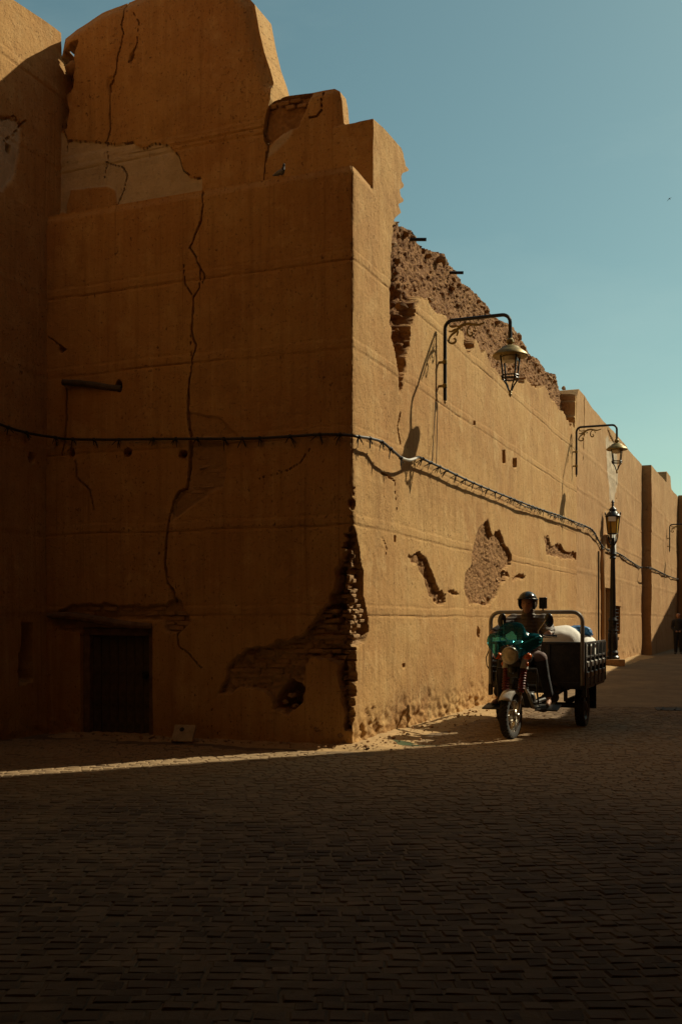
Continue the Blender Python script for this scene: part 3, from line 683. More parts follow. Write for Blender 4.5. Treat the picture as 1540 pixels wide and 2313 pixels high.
# ---- bricks showing in the broken corner, over the door, beside the crack, in the parapet
def brick_mesh(i, L_, T_, Dp):
    rg = random.Random(50 + i); mb = MB(); mb.box((0, 0, 0), (L_, Dp, T_))
    mb.v = [(x + rg.uniform(-.014, .014), y + rg.uniform(-.014, .014), z + rg.uniform(-.008, .008)) for x, y, z in mb.v]
    me = mb.mesh('brick', False); bm = bmesh.new(); bm.from_mesh(me)
    bmesh.ops.bevel(bm, geom=bm.edges[:] + bm.verts[:], offset=.007, segments=1, affect='EDGES'); bm.to_mesh(me); bm.free(); me.materials.append(M['brick']); return me
rng = random.Random(5)
BM = [brick_mesh(i, rng.uniform(.15, .215), rng.uniform(.04, .054), .13) for i in range(7)]; BS = [brick_mesh(i + 9, rng.uniform(.11, .155), rng.uniform(.042, .056), .13) for i in range(6)]
nb = 0
def lay(pl, poly, face, step, prob, parent, meshes, bz, jit=.02, umin=-9.):
    global nb
    z0, z1 = poly[:, 1].min(), poly[:, 1].max(); u0, u1 = poly[:, 0].min(), poly[:, 0].max(); r_ = 0
    z = z0 + .03
    while z < z1:
        u = u0 - .1 + (r_ % 2) * step * .5
        while u < u1 + .1:
            uu = u + rng.uniform(-.015, .015)
            if uu > umin and inside(np.array([uu]), np.array([z]), poly)[0] and rng.random() < prob:
                o = link('brick', rng.choice(meshes), None, parent)
                put(o, pl.at(uu, z + rng.uniform(-.006, .006), face + .065 + rng.uniform(-jit, jit)), bz + rng.uniform(-.12, .12))
                o.rotation_euler[1] = rng.uniform(-.06, .06); nb += 1
            u += step
        z += .062; r_ += 1
brk_core = PL.poly([(794, 1200), (776, 1268), (757, 1345), (700, 1425), (690, 1440), (620, 1460), (590, 1490), (600, 1520), (680, 1505), (700, 1482), (760, 1492), (772, 1560), (780, 1640), (800, 1640), (800, 1200)])
lay(PL, brk_core, .105, .215, .85, wall, BM, ROT, .03, .23)
lay(PR, PR.poly([(797, 1200), (812, 1275), (818, 1350), (828, 1405), (816, 1450), (803, 1462), (803, 1545), (798, 1640), (790, 1640), (790, 1200)]), .045, .15, .7, wall, BS, ROT + math.pi / 2, .03, .13)
lay(PL, PL.poly([(150, 1380), (230, 1370), (300, 1376), (375, 1371), (400, 1360), (418, 1385), (420, 1408), (400, 1424), (376, 1418), (370, 1396), (250, 1392), (150, 1386)]), .026, .25, .85, wall, BM, ROT, .014)
lay(PL, PL.poly([(125, 1412), (190, 1412), (180, 1432), (140, 1424)]), .026, .25, .85, wall, BM, ROT, .014)
lay(PL, PL.poly([(455, 1015), (506, 1015), (506, 1090), (470, 1110), (400, 1160), (395, 1140), (430, 1112), (452, 1100)]), .022, .25, .8, wall, BM, ROT, .012)
lay(PT, PT.poly([(612, 232), (650, 220), (692, 214), (684, 240), (612, 245)]), .02, .17, .95, parapet, BS, ROT, .015)
# loose stones along the broken crown and in the fallen render
SM = [rock_mesh('stone', (1, 1, .75), 20 + i, 1) for i in range(6)]
for me in SM: me.materials.append(M['stone'])
def stone(pl, x, y, r_, dep, parent, sq=1.0):
    u_, z_ = pl.px(x, y); o = link('stone', rng.choice(SM), None, parent); o.location = tuple(pl.at(u_, z_, dep))
    o.scale = (r_ * rng.uniform(.9, 1.3), r_ * rng.uniform(.8, 1.1), r_ * rng.uniform(.7, 1.0) * sq); o.rotation_euler = (rng.uniform(-.4, .4), rng.uniform(-.4, .4), rng.uniform(0, 6)); return o
for x, y, r_, dp in [(990, 578, .17, .25), (1003, 585, .12, .2), (966, 570, .10, .3), (1080, 672, .10, .3), (1150, 745, .18, .3), (1170, 752, .20, .25), (1178, 778, .16, .25), (1122, 722, .12, .35), (1210, 815, .14, .3),
                     (1252, 852, .14, .3), (1272, 868, .13, .3), (1278, 890, .12, .2), (1240, 846, .14, .4), (1052, 645, .09, .3), (912, 520, .10, .2), (930, 528, .11, .2), (900, 510, .09, .15), 
                     (910, 668, .12, .35), (895, 690, .1, .3), (940, 640, .10, .15), (1025, 622, .10, .3), (1100, 695, .1, .3), (1194, 800, .13, .3)]:
    stone(PRB, x, y + 8, r_ * .75, .0, wall)
qr = random.Random(31); k_ = 0
while k_ < 75:
    u_, z_ = qr.uniform(1.5, 14.5), qr.uniform(4.9, 8.2)
    if inside(np.array([u_]), np.array([z_]), core_top)[0] and inside(np.array([u_]), np.array([z_ + .12]), np.asarray(outline))[0]:
        o = link('stone', qr.choice(SM), None, wall); r_ = qr.choice([.035, .045, .055, .07, .09])
        dp = .075 + .32 * float(sst(5.2, 7.4, np.array(z_))) * float(sst(1.5, 3.0, np.array(u_)))
        o.location = tuple(PR.at(u_, z_, dp)); o.scale = (r_ * 1.2, r_, r_ * .75); o.rotation_euler = (qr.uniform(-.5, .5), qr.uniform(-.5, .5), qr.uniform(0, 6)); k_ += 1
for x, y, r_ in [(990, 1352, .07), (1000, 1358, .05), (1110, 1350, .09), (1096, 1358, .07), (1126, 1310, .08), (1140, 1296, .07), (1120, 1334, .07), (1250, 1248, .07), (1285, 1256, .06), (1310, 1256, .05)]:
    stone(PR, x, y, r_, .07, wall)
for x, y, r_ in [(640, 1585, .07), (655, 1570, .06), (662, 1595, .06), (715, 1650, .08), (700, 1668, .07), (765, 1660, .09), (775, 1675, .08)]:
    stone(PL, x, y, r_, .06, wall)

# ------------------------------------------------------------------ the street wall farther on
T0, T1, T2 = 15.88, 31.2, 60.0
sw = empty('street_wall'); tag(sw, 'tall ochre street wall with small window and doorway behind the lamp post', 'wall')
pale2 = PR.poly([(1368, 985), (1392, 1000), (1394, 1100), (1385, 1135), (1378, 1135), (1372, 1060)])
def far_depth(U, Z):
    dep = base_relief(U, Z, lifts=[1.7, 2.8, 3.9, 4.95, 6.0], amp=.04, seed=401, lift_amp=1.6); z9 = np.zeros(U.shape); core = z9.copy()
    pale = polymask(U, Z, pale2, .05, .25, 402, 3.) * .8
    dep += .05 * pale * fbm(U * 2, Z * 3, 4, 404)
    for (x0, y0, x1, y1, dd) in [(1386, 1368, 1397, 1432, .14), (1362, 1330, 1377, 1510, .25)]:
        a0, _ = PR.px(x0, y0); a1, _ = PR.px(x1, y0); zt, zb = PR.px((x0 + x1) / 2, y0)[1], PR.px((x0 + x1) / 2, y1)[1]
        dep = np.where((U > a0) & (U < a1) & (Z < zt) & (Z > zb), dd, dep)
    ft = sst(.9, .3, Z); dep += ft * .05 * (fbm(U * 3, Z * 4, 4, 405) + .3)
    for i, (p, w) in enumerate([([(1318, 900), (1318, 1000), (1317, 1040)], [.12, .10, .04]), ([(1372, 970), (1385, 1000), (1398, 1010)], [.12, .12, .08]), ([(1390, 1070), (1391, 1130)], [.05, .05])]):
        dep += .08 * crack(U, Z, PR.poly(p), w, seed=410 + i)
    return dep, dict(core=core, brick=z9, pale=pale)
swm = hf_wall('wall_face', np.arange(T0 + .004, T1, .06), np.arange(-.1, 7.72, .04), plane_pos(PR), [(T0, -.1), (T1, -.1), (T1, 7.62), (28, 7.58), (24, 7.62), (20, 7.52), (17.5, 7.60), (T0 + .4, 7.62), (T0, 7.3)], far_depth, .55, M['plaster_far'], sw)
PB_ = Plane(C + N * .34, D, N)
bw = empty('buttressed_wall'); tag(bw, 'far stretch of ochre street wall standing proud, beyond the dark buttress edge', 'wall')
def far2(U, Z):
    dep = base_relief(U, Z, lifts=[1.7, 2.8, 3.9, 4.95, 6.0], amp=.05, seed=421, lift_amp=2.); z9 = np.zeros(U.shape); return dep, dict(core=z9, brick=z9, pale=z9)
hf_wall('wall_face', np.arange(T1, T2 + .1, .12), np.arange(-.1, 8.4, .06), plane_pos(PB_), [(T1, -.1), (T2, -.1), (T2, 7.6), (50, 7.6), (50, 7.7), (40, 7.72), (39.5, 8.2), (37.6, 8.2), (37.5, 7.68), (T1, 7.62)], far2, .9, M['plaster_far'], bw)
MB().box(W3(.62, 44.5, 3.9), (.55, 1.4, 7.8), Matrix.Rotation(ROT, 3, 'Z')).build('buttress', M['opp'], bw, bevel=.05)
eh = MB().box(W3(6, 82, 4), (26, 6, 8.2), Matrix.Rotation(ROT, 3, 'Z')).build('house', M['opp'], None, bevel=.05)
tag(eh, 'plain earthen house closing the far end of the street', 'house')
# its doorway and window
a0, zt = PR.px(1386, 1368); a1, zb = PR.px(1397, 1432); um = (a0 + a1) / 2
wd = MB().box(PR.at(um, (zt + zb) / 2, .12), (.03, (a1 - a0) - .02, zt - zb), Matrix.Rotation(ROT, 3, 'Z')).build('window', M['window_dark'], sw)
wf = MB(); RZ = Matrix.Rotation(ROT, 3, 'Z')
wf.box(PR.at(um, zt + .06, -.02), (.10, a1 - a0 + .3, .12), RZ)
for k_ in (a0 - .06, a1 + .06): wf.box(PR.at(k_, (zt + zb) / 2, -.01), (.06, .12, zt - zb - .01), RZ)
wf.box(PR.at(um, zb - .05, -.02), (.10, a1 - a0 + .26, .09), RZ); wf.build('window_frame', M['plaster_far'], wd)
gr = MB()
for k_ in np.linspace(zb + .12, zt - .12, 7): gr.cyl(PR.at(a0, k_, .02), PR.at(a1, k_, .02), .014, 6)
gr.cyl(PR.at(um, zb, .02), PR.at(um, zt, .02), .014, 6); gr.build('window_grille', M['black_iron'], wd)
a0, zt = PR.px(1362, 1330); a1, _ = PR.px(1377, 1330)
for k_ in range(4):
    wpl = (a1 - a0 - .06) / 4
    MB().box(PR.at(a0 + .03 + wpl * (k_ + .5), zt / 2 + .05, .20 + .006 * (k_ % 2)), (.04, wpl - .012, zt - .12), RZ).build('door_plank', M['door_wood'], sw)
arch = MB(); r_ = (a1 - a0) / 2 + .12; mid = (a0 + a1) / 2 - .3
pts = [PR.at(a0 - .35, .2, -.03), PR.at(a0 - .35, zt, -.03)] + [PR.at(mid - r_ * 1.15 * math.cos(t), zt + .4 + 1.25 * math.sin(t), -.03) for t in np.linspace(.25, 2.3, 12)]
arch.tube(pts, .07, 8); arch.build('arch_moulding', M['plaster_far'], sw)
pb = MB().box(PR.at(PR.px(1381, 1220)[0], PR.px(1381, 1222)[1], -.05), (.05, .9, .85), RZ).build('wall_board', M['paper'], None, bevel=.01)
tag(pb, 'white square board fixed on the wall behind the lamp post lantern', 'board')
for x, y0, y1, lb_ in ((1347, 1245, 1500, 'dark cable down the wall, farther from the doorway'), (1359, 1250, 1495, 'dark cable down the wall right next to the doorway moulding')):
    u_, z0 = PR.px(x, y0); z1 = .2
    o = MB().tube([PR.at(u_, z0, -.05), PR.at(u_ + .02, (z0 + z1) / 2, -.045), PR.at(u_, z1, -.05)], .025, 8).build('wall_cable', M['cable'], None)
    tag(o, lb_, 'cable', 'cables down the wall by the doorway')

# ------------------------------------------------------------------ ground and paving
gx = np.concatenate([np.linspace(-300, -12, 14), np.arange(-11, 16, .5), np.linspace(17, 300, 20)]); gy = np.concatenate([np.linspace(-200, -12, 10), np.arange(-11, 62, .6), np.linspace(64, 500, 20)])
GX, GY = np.meshgrid(gx, gy, indexing='ij'); GZ = gz(GX, GY) - .0055
V = np.stack([GX, GY, GZ], -1).reshape(-1, 3); k_ = len(gy)
fs = [(i * k_ + j, (i + 1) * k_ + j, (i + 1) * k_ + j + 1, i * k_ + j + 1) for i in range(len(gx) - 1) for j in range(k_ - 1)]
me = bpy.data.meshes.new('ground'); me.from_pydata(V.tolist(), [], fs); me.shade_smooth()
ground = tag(link('ground', me, M['ground']), 'sandy street ground with worn paving', None, None, 'structure')
stones = []
rg = np.random.RandomState(4)
def wave(x, b): return .16 * np.sin(x * .45 + b * .13) + .10 * np.sin(x * 1.1 + 1.3 + b * .5) + .035 * x
row = 0; b0 = 2.6
while b0 < 19.0:
    xw = .36 * b0 + 1.2; x = -xw - rg.uniform(0, .2)
    pitch = rg.uniform(.082, .112)
    while x < xw + 1.0:
        L_ = rg.uniform(.075, .18); xc = x + L_ / 2; yc = b0 + wave(xc, b0) + rg.uniform(-.006, .006)
        nn = (xc - C[0]) * N[0] + (yc - C[1]) * N[1]; dd = (xc - C[0]) * D[0] + (yc - C[1]) * D[1]
        lim = .42 + .16 * math.sin(xc * 3 + yc * 2)
        ok = (nn > lim and nn < 5.9) if dd > -.3 else (nn > -4.4 and nn < 5.9)
        if dd > -.55 - .1 * math.sin(nn * 4) and nn < lim: ok = False
        if ok and rg.rand() > .012:
            sl_ = (wave(xc + .05, b0) - wave(xc - .05, b0)) / .1
            stones.append((xc, yc, L_ - .011, pitch - .007, math.atan(sl_) + rg.uniform(-.05, .05), rg.uniform(-.003, .003) + (-.008 if rg.rand() < .04 else 0), rg.rand(), rg.uniform(-.013, .013), rg.uniform(-.013, .013)))
        x += L_
    b0 += pitch; row += 1
def paver_geo(i):
    q = random.Random(i); j = lambda a: q.uniform(-a, a)
    b_ = [(-.5, -.5), (.5, -.5), (.5, .5), (-.5, .5)]
    b_ = [(x + j(.05), y + j(.06)) for x, y in b_]
    vs_ = [(x, y, -.05) for x, y in b_] + [(x, y, -.006) for x, y in b_] + [(x * .88 + j(.015), y * .86 + j(.015), j(.003)) for x, y in b_]
    fs_ = [(0, 1, 5, 4), (1, 2, 6, 5), (2, 3, 7, 6), (3, 0, 4, 7), (4, 5, 9, 8), (5, 6, 10, 9), (6, 7, 11, 10), (7, 4, 8, 11), (8, 9, 10, 11)]
    return np.array(vs_), fs_
PG = [paver_geo(i) for i in range(8)]
PM = []
for i, (v_, f_) in enumerate(PG):
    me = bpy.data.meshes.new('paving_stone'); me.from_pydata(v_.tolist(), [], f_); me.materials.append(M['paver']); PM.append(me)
infr = [(EYE / s_[1] * math.sqrt(s_[2]), i) for i, s_ in enumerate(stones) if abs(s_[0] / s_[1]) < .335 and s_[1] > 3.95]
infr.sort(reverse=True); single = set(i for _, i in infr[:300])
AV, AF, AT = [], [], []; base = 0
for i, (x, y, L_, w_, a, dz, tone, tx, ty) in enumerate(stones):
    z = float(gz(x, y)) + dz
    if i in single:
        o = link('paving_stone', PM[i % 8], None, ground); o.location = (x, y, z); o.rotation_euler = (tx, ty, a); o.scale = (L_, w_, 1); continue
    v_, f_ = PG[i % 8]; ca, sa = math.cos(a), math.sin(a); X, Y = v_[:, 0] * L_, v_[:, 1] * w_
    AV.append(np.stack([x + X * ca - Y * sa, y + X * sa + Y * ca, z + v_[:, 2] + X * ty + Y * tx], -1)); AF += [tuple(k + base for k in f) for f in f_]; AT += [tone] * 12; base += 12
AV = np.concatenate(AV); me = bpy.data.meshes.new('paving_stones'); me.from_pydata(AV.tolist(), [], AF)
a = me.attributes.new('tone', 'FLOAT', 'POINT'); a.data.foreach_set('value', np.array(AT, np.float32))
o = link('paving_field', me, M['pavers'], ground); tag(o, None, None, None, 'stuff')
# drifted earth along the wall foot
def verge(name, P0, along, across, L_, wid, seed, h_):
    nu, nv = int(L_ / .05), 26
    A, B_ = np.meshgrid(np.linspace(0, L_, nu), np.linspace(0, 1, nv), indexing='ij')
    ww = wid * (.75 + .5 * vn(A * .9, A * 0, seed)); T = A[..., None] * along + (B_ * ww - .15)[..., None] * across + P0
    z = gz(T[..., 0], T[..., 1]) - .028 + sst(0, .55, A) * sst(0, .5, L_ - A) * ((h_ * (1 - B_) ** 1.6 + .026 * (1 - B_) ** .5) + (.018 * fbm(A * 3, B_ * 3, 4, seed) + .012 * fbm(A * 14, B_ * 12, 3, seed + 2)) * (1 - B_ ** 3))
    V = np.concatenate([T[..., :2], z[..., None]], -1).reshape(-1, 3)
    fs_ = [(i * nv + j, (i + 1) * nv + j, (i + 1) * nv + j + 1, i * nv + j + 1) for i in range(nu - 1) for j in range(nv - 1)]
    me = bpy.data.meshes.new(name); me.from_pydata(V.tolist(), [], fs_); me.shade_smooth()
    return tag(link(name, me, M['sand']), None, None, None, 'structure')
verge('dirt_verge', C - D * .5, D, N, 31, .95, 501, .07); verge('dirt_verge', C + N * .25 - D * 0, -N, -D, 4.8, .75, 505, .05)
gv = MB(); rr = random.Random(9); geos = []
for i in range(4):
    me = rock_mesh('pebble', (1, 1, .7), 70 + i, 1); geos.append(([v.co.copy() for v in me.vertices], [tuple(p.vertices) for p in me.polygons])); bpy.data.meshes.remove(me)
for i in range(620):
    if rr.random() < .72:
        t = rr.random() ** 1.4 * 14; nn = .05 + abs(rr.gauss(0, .24)); p = W3(nn, t - .3)
    else:
        t = rr.random() * 4.4; p = W3(-t + .2, -.08 - abs(rr.gauss(0, .16)))
    r_ = rr.choice([.006, .008, .010, .012, .016, .026]) * rr.uniform(.7, 1.2); vs_, fs_ = rr.choice(geos); a = rr.uniform(0, 6)
    z = float(gz(p[0], p[1])) + max(.0, .05 - nn * .08 if t else 0) + r_ * .2
    gv.add([(p[0] + r_ * (v.x * math.cos(a) - v.y * math.sin(a)), p[1] + r_ * (v.x * math.sin(a) + v.y * math.cos(a)), z + r_ * v.z) for v in vs_], fs_)
tag(gv.build('gravel', M['stone'], None), 'crumbled stones and grit lying along the wall foot', 'gravel', None, 'stuff')

# ------------------------------------------------------------------ buildings across the street (out of frame, they cast the big shadow)
def block(name, label, d0, d1, w0, w1, tops, windows):
    r0 = empty(name); tag(r0, label, 'building', 'buildings across the street')
    poly = [(d0, -.2), (d1, -.2)] + tops[::-1]
    k = len(poly); mb = MB()
    vs_ = [W3(w0, a, b) for a, b in poly] + [W3(w1, a, b) for a, b in poly]
    mb.add(vs_, [tuple(range(k)), tuple(range(2 * k - 1, k - 1, -1))] + [(i, i + k, (i + 1) % k + k, (i + 1) % k) for i in range(k)])
    mb.build('wall', M['opp'], r0, smooth=False)
    for (da, za, w_, h_) in windows:
        f = MB().box(W3(w0 - .02, da, za), (.10, w_ + .2, h_ + .2), RZ).build('window', M['old_wood'], r0)
        MB().box(W3(w0 - .08, da, za), (.02, w_, h_), RZ).build('pane', M['window_dark'], f)
    MB().box(W3(w0 - .03, (d0 + d1) / 2, 1.1), (.08, 1.2, 2.2), RZ).build('door', M['door_wood'], r0, bevel=.02)
WS = 6.0
block('townhouse', 'tall earthen townhouse across the street, highest of its row', -16, 6.88, WS, WS + 9, [(-16, 19), (6.88, 19)], [(-9, 4.5, 1, 1.4), (-3, 4.5, 1, 1.4), (3, 4.5, 1, 1.4), (-9, 8, 1, 1.4), (-3, 8, 1, 1.4), (3, 8, 1, 1.4)])
block('townhouse', 'low earthen house next to the tall townhouse across the street', 6.9, 38, WS, WS + 8, [(6.9, 6.0), (11, 6.15), (15, 6.7), (24, 7.6), (38, 8.5)], [(14, 3.6, .9, 1.2), (20, 3.6, .9, 1.2), (30, 3.8, .9, 1.2)])
block('townhouse', 'far earthen house with sloping parapet across the street', 38.02, 53.8, WS, WS + 8, [(38.02, 8.5), (53.8, 11.5)], [(42, 4, .9, 1.2), (48, 4, .9, 1.2)])
back_blocker = MB().box(W3(1, -24, 5), (26, 8, 10.4), RZ).build('townhouse', M['opp'], None)  # unseen, added only to block sky and deepen the shade
tag(back_blocker, 'unseen plain block added behind the corner square to hide sky', 'building')

# unseen blocks added over the camera, hiding sky to darken the foreground
cp = empty('added_sky_blocker'); tag(cp, 'unseen blocks added above the camera to hide sky', 'sky blocker')
MB().box(W3(.8, -17.2, 11.5), (10.4, 17.6, 13.0), RZ).build('low_sky_block', M['opp'], cp)
for k_ in range(12):
    MB().box(W3(.8, -25 + k_ * 1.45, 4.92), (10.3, .16, .14), RZ).build('blocker_beam', M['old_wood'], cp)

# ------------------------------------------------------------------ wall lamps
def wall_lamp(u_, z_, label):
    """origin on the wall at arm height; local x out from the wall"""
    r0 = empty('wall_lamp', tuple(W3(0, u_, z_)), ROT); tag(r0, label, 'lamp', 'bracket lamps along the street wall')
    def arc(cx_, cz_, r_, a0, a1): return [(cx_ + r_ * math.cos(R(t)), 0, cz_ + r_ * math.sin(R(t))) for t in np.linspace(a0, a1, 7)]
    pts = [(.10, 0, -1.20), (.10, 0, -.6)] + arc(.22, -.12, .12, 180, 90) + [(.6, 0, 0)] + arc(.98, -.12, .12, 90, 0) + [(1.10, 0, -.40)]
    MB().tube(pts, .027, 10).build('bracket_tube', M['black_iron'], r0)
    for zz in (-.62, -.98):
        MB().box((.05, 0, zz), (.13, .035, .035)).lathe([(.036, -.03), (.036, .03)], 12, (.10, 0, zz)).build('wall_clamp', M['gold'], r0, bevel=.004)
    MB().lathe([(.002, -.06), (.02, -.03), (.014, -.01), (.026, 0)], 10, (.10, 0, -1.20)).build('tube_finial', M['gold'], r0)
    sc = MB(); k_ = 1 / 930.
    def P(x, y): return (.10 + (x - 225) * k_, 0, -(y - 165) * k_)
    curls = [([(260, 430), (285, 470), (330, 490), (372, 475), (384, 445), (365, 425), (345, 432)], .016),
             ([(290, 455), (285, 420), (320, 370), (370, 335), (410, 295), (470, 250), (560, 236), (640, 255), (700, 266), (760, 255), (800, 240)], .020),
             ([(640, 262), (580, 270), (550, 320), (555, 380), (590, 412), (625, 392), (618, 362), (592, 362)], .014),
             ([(410, 300), (412, 340), (395, 392)], .015), ([(280, 310), (320, 322), (360, 300), (400, 290)], .014),
             ([(290, 205), (300, 245), (350, 260), (440, 250)], .012), ([(445, 275), (455, 312), (485, 308), (480, 280)], .010), ([(640, 255), (655, 300), (665, 330)], .010)]
    for c_, r_ in curls:
        q = [Vector(P(*p)) for p in c_]; fine = []
        for i in range(len(q) - 1):
            p0, p1, p2, p3 = q[max(i - 1, 0)], q[i], q[i + 1], q[min(i + 2, len(q) - 1)]
            for t in (0, .33, .66):
                fine.append(.5 * ((2 * p1) + (p2 - p0) * t + (2 * p0 - 5 * p1 + 4 * p2 - p3) * t * t + (3 * p1 - p0 - 3 * p2 + p3) * t ** 3))
        fine.append(q[-1]); m_ = len(fine)
        sc.tube(fine, [r_ * (.45 + .75 * math.sin(math.pi * min(1, (i + .6) / m_))) for i in range(m_)], 6, flat=.55)
    sc.build('scrollwork', M['gold'], r0)
    L = (1.10, 0, 0)
    MB().lathe([(.03, -.36), (.055, -.385), (.06, -.42), (.035, -.445), (.05, -.46), (.12, -.485), (.14, -.51), (.20, -.55), (.255, -.60), (.262, -.62), (.25, -.635), (.16, -.63)], 28, L).build('lantern_cap', M['gold'], r0)
    MB().lathe([(.10, -.625), (.125, -.64), (.12, -.70), (.06, -.72)], 20, L).build('lamp_glass', M['glass_white'], r0)
    cg = MB()
    for a in (45, 135, 225, 315):
        ca, sa = math.cos(R(a)), math.sin(R(a))
        cg.tube([(1.10 + .165 * ca, .165 * sa, -.62), (1.10 + .122 * ca, .122 * sa, -.94)], .013, 6)
        cg.tube([(1.10 + .13 * ca, .13 * sa, -.92), (1.10 + .125 * ca, .125 * sa, -.97), (1.10 + .07 * ca, .07 * sa, -1.04), (1.10 + .02 * ca, .02 * sa, -1.14)], .011, 6)
        cg.ell((1.10 + .132 * ca, .132 * sa, -.945), (.022, .022, .022), 8, 6)
    for r_, zz in ((.128, -.915), (.122, -.955)):
        cg.tube([(1.10 + r_ * math.cos(t), r_ * math.sin(t), zz) for t in np.linspace(0, 2 * math.pi, 24)[:-1]], .011, 6, closed=True)
    cg.build('lantern_cage', M['black_iron'], r0)
    MB().lathe([(.018, -1.13), (.03, -1.15), (.018, -1.165), (.028, -1.19), (.004, -1.23)], 10, L).build('lantern_finial', M['gold'], r0)
    return r0
u1_, z1_ = PR.px(990, 727); u2_, z2_ = PR.px(1292, 966); u3_, z3_ = PB_.px(1506, 1185)
l1 = wall_lamp(u1_, z1_, 'black bracket lamp on the cracked wall under the crumbling rubble top')
l2 = copy_tree(l1); l2.location = tuple(W3(0, u2_, z2_)); l2['label'] = 'black bracket lamp above the standing lamp post, past the end of the rubble'
l3 = copy_tree(l1); l3.location = tuple(W3(.34, u3_, z3_)); l3['label'] = 'black bracket lamp on the far wall beyond the dark buttress edge'

# ------------------------------------------------------------------ standing street lamp
px_, py_ = 32 * (1383 - CX) / F, 32.0
lp = empty('street_lamp', (px_, py_, float(gz(px_, py_))), ROT + .3); tag(lp, 'ornate black lamp post with amber glass lantern standing by the doorway', 'street lamp')
MB().box((0, 0, .09), (.62, .62, .22)).build('plinth', M['stone'], lp, bevel=.02)
MB().lathe([(.20, .18), (.20, .26), (.16, .30), (.17, .40), (.135, .46), (.15, .55), (.145, .95), (.12, 1.0), (.15, 1.05), (.12, 1.12), (.115, 1.3), (.14, 1.36), (.10, 1.45)], 16).build('post_base', M['black_iron'], lp)
MB().lathe([(.095, 1.40), (.085, 2.2), (.068, 3.2), (.10, 3.24), (.07, 3.30), (.11, 3.36), (.075, 3.42), (.06, 3.6), (.05, 3.85)], 16).build('post_shaft', M['black_iron'], lp)
for k_ in range(8):
    a = k_ * math.pi / 4
    MB().tube([(.05 * math.cos(a), .05 * math.sin(a), 3.62), (.12 * math.cos(a), .12 * math.sin(a), 3.75), (.16 * math.cos(a), .16 * math.sin(a), 3.95)], .012, 6).build('lantern_stay', M['black_iron'], lp)
ft, gt, gb = .205, 4.48, 3.97; rb_ = .15
lf = MB(); lg = []
for k_ in range(6):
    a, a2 = k_ * math.pi / 3, (k_ + 1) * math.pi / 3
    p0, p1, p2, p3 = [(r_ * math.cos(t), r_ * math.sin(t), zz) for r_, t, zz in ((rb_, a, gb), (rb_, a2, gb), (ft, a2, gt), (ft, a, gt))]
    lf.tube([p0, p3], .014, 6); lf.tube([p0, p1], .014, 6); lf.tube([p3, p2], .016, 6)
    s_ = .965
    MB().add([(x * s_, y * s_, z) for x, y, z in (p0, p1, p2, p3)] + [(x * s_ * .96, y * s_ * .96, z) for x, y, z in (p0, p1, p2, p3)], [(0, 1, 2, 3), (7, 6, 5, 4), (0, 4, 5, 1), (1, 5, 6, 2), (2, 6, 7, 3), (3, 7, 4, 0)]).build('glass_pane', M['amber'], lp)
    lf.ell(((ft + .02) * math.cos(a), (ft + .02) * math.sin(a), gt + .10), (.02, .02, .05), 8, 6)
lf.build('lantern_frame', M['black_iron'], lp)
MB().lathe([(.22, 4.47), (.235, 4.50), (.20, 4.56), (.12, 4.64), (.10, 4.66), (.12, 4.69), (.11, 4.72), (.06, 4.76), (.03, 4.80), (.045, 4.84), (.03, 4.88), (.05, 4.92), (.02, 4.97), (.004, 5.0)], 12).build('lantern_roof', M['black_iron'], lp)
MB().box((-.06, -.215, 4.40), (.22, .02, .14)).build('name_plate', M['paper'], lp, bevel=.004)

# ------------------------------------------------------------------ cable strung round the corner
def catmull(q, n_=6):
    q = [Vector(p) for p in q]; r_ = []
    for i in range(len(q) - 1):
        p0, p1, p2, p3 = q[max(i - 1, 0)], q[i], q[i + 1], q[min(i + 2, len(q) - 1)]
        for j in range(n_):
            t = j / n_; r_.append(.5 * ((2 * p1) + (p2 - p0) * t + (2 * p0 - 5 * p1 + 4 * p2 - p3) * t * t + (3 * p1 - p0 - 3 * p2 + p3) * t ** 3))
    return r_ + [q[-1]]
def on(pl, x, y, off): pl2 = Plane(pl.O + pl.N * off, pl.U, pl.N); u_, z_ = pl2.px(x, y); return pl2.at(u_, z_)
cb = empty('strung_cable'); tag(cb, 'black cable with dangling ties strung round the building corner and along the street', 'cable')
ca_ = [on(PW, -60, 925, .06), on(PW, 0, 958, .06), on(PW, 60, 977, .06)] + [on(PL, x, y, .06) for x, y in [(125, 988), (165, 992), (240, 993), (330, 992), (430, 991), (520, 991), (600, 989), (680, 984), (740, 981), (790, 983)]]
cr_ = [on(PR, x, y, o_) for x, y, o_ in [(806, 986, .07), (835, 990, .12), (862, 998, .14), (882, 1014, .17), (905, 1034, .17), (925, 1039, .15), (945, 1032, .13), (962, 1040, .11)]]
cs_ = [on(PR, x, y, .11) for x, y in [(1000, 1058), (1060, 1087), (1110, 1108), (1160, 1128), (1210, 1147), (1260, 1164), (1300, 1180), (1336, 1196)]]
cf_ = [on(PR, x, y, .06) for x, y in [(1352, 1222), (1362, 1236), (1376, 1243), (1400, 1252), (1424, 1268), (1446, 1281)]] + [on(PB_, x, y, .06) for x, y in [(1468, 1282), (1490, 1292), (1512, 1302), (1560, 1318)]]
pathA = catmull(ca_ + cr_[:5]); MB().tube(pathA, .0175, 7).build('cable_run', M['cable'], cb)
MB().tube(catmull(cr_[4:7]), .019, 7).build('pale_conduit', M['cable_white'], cb)
pathB = catmull(cr_[6:] + cs_ + cf_); MB().tube(pathB, .0175, 7).build('cable_run', M['cable'], cb)
pathC = [p + Vector((0, 0, -.03 - .02 * math.sin(i * .8))) - Vector(N) * .01 for i, p in enumerate(pathB)][30:]
MB().tube(pathC, .012, 6).build('cable_run', M['cable'], cb)
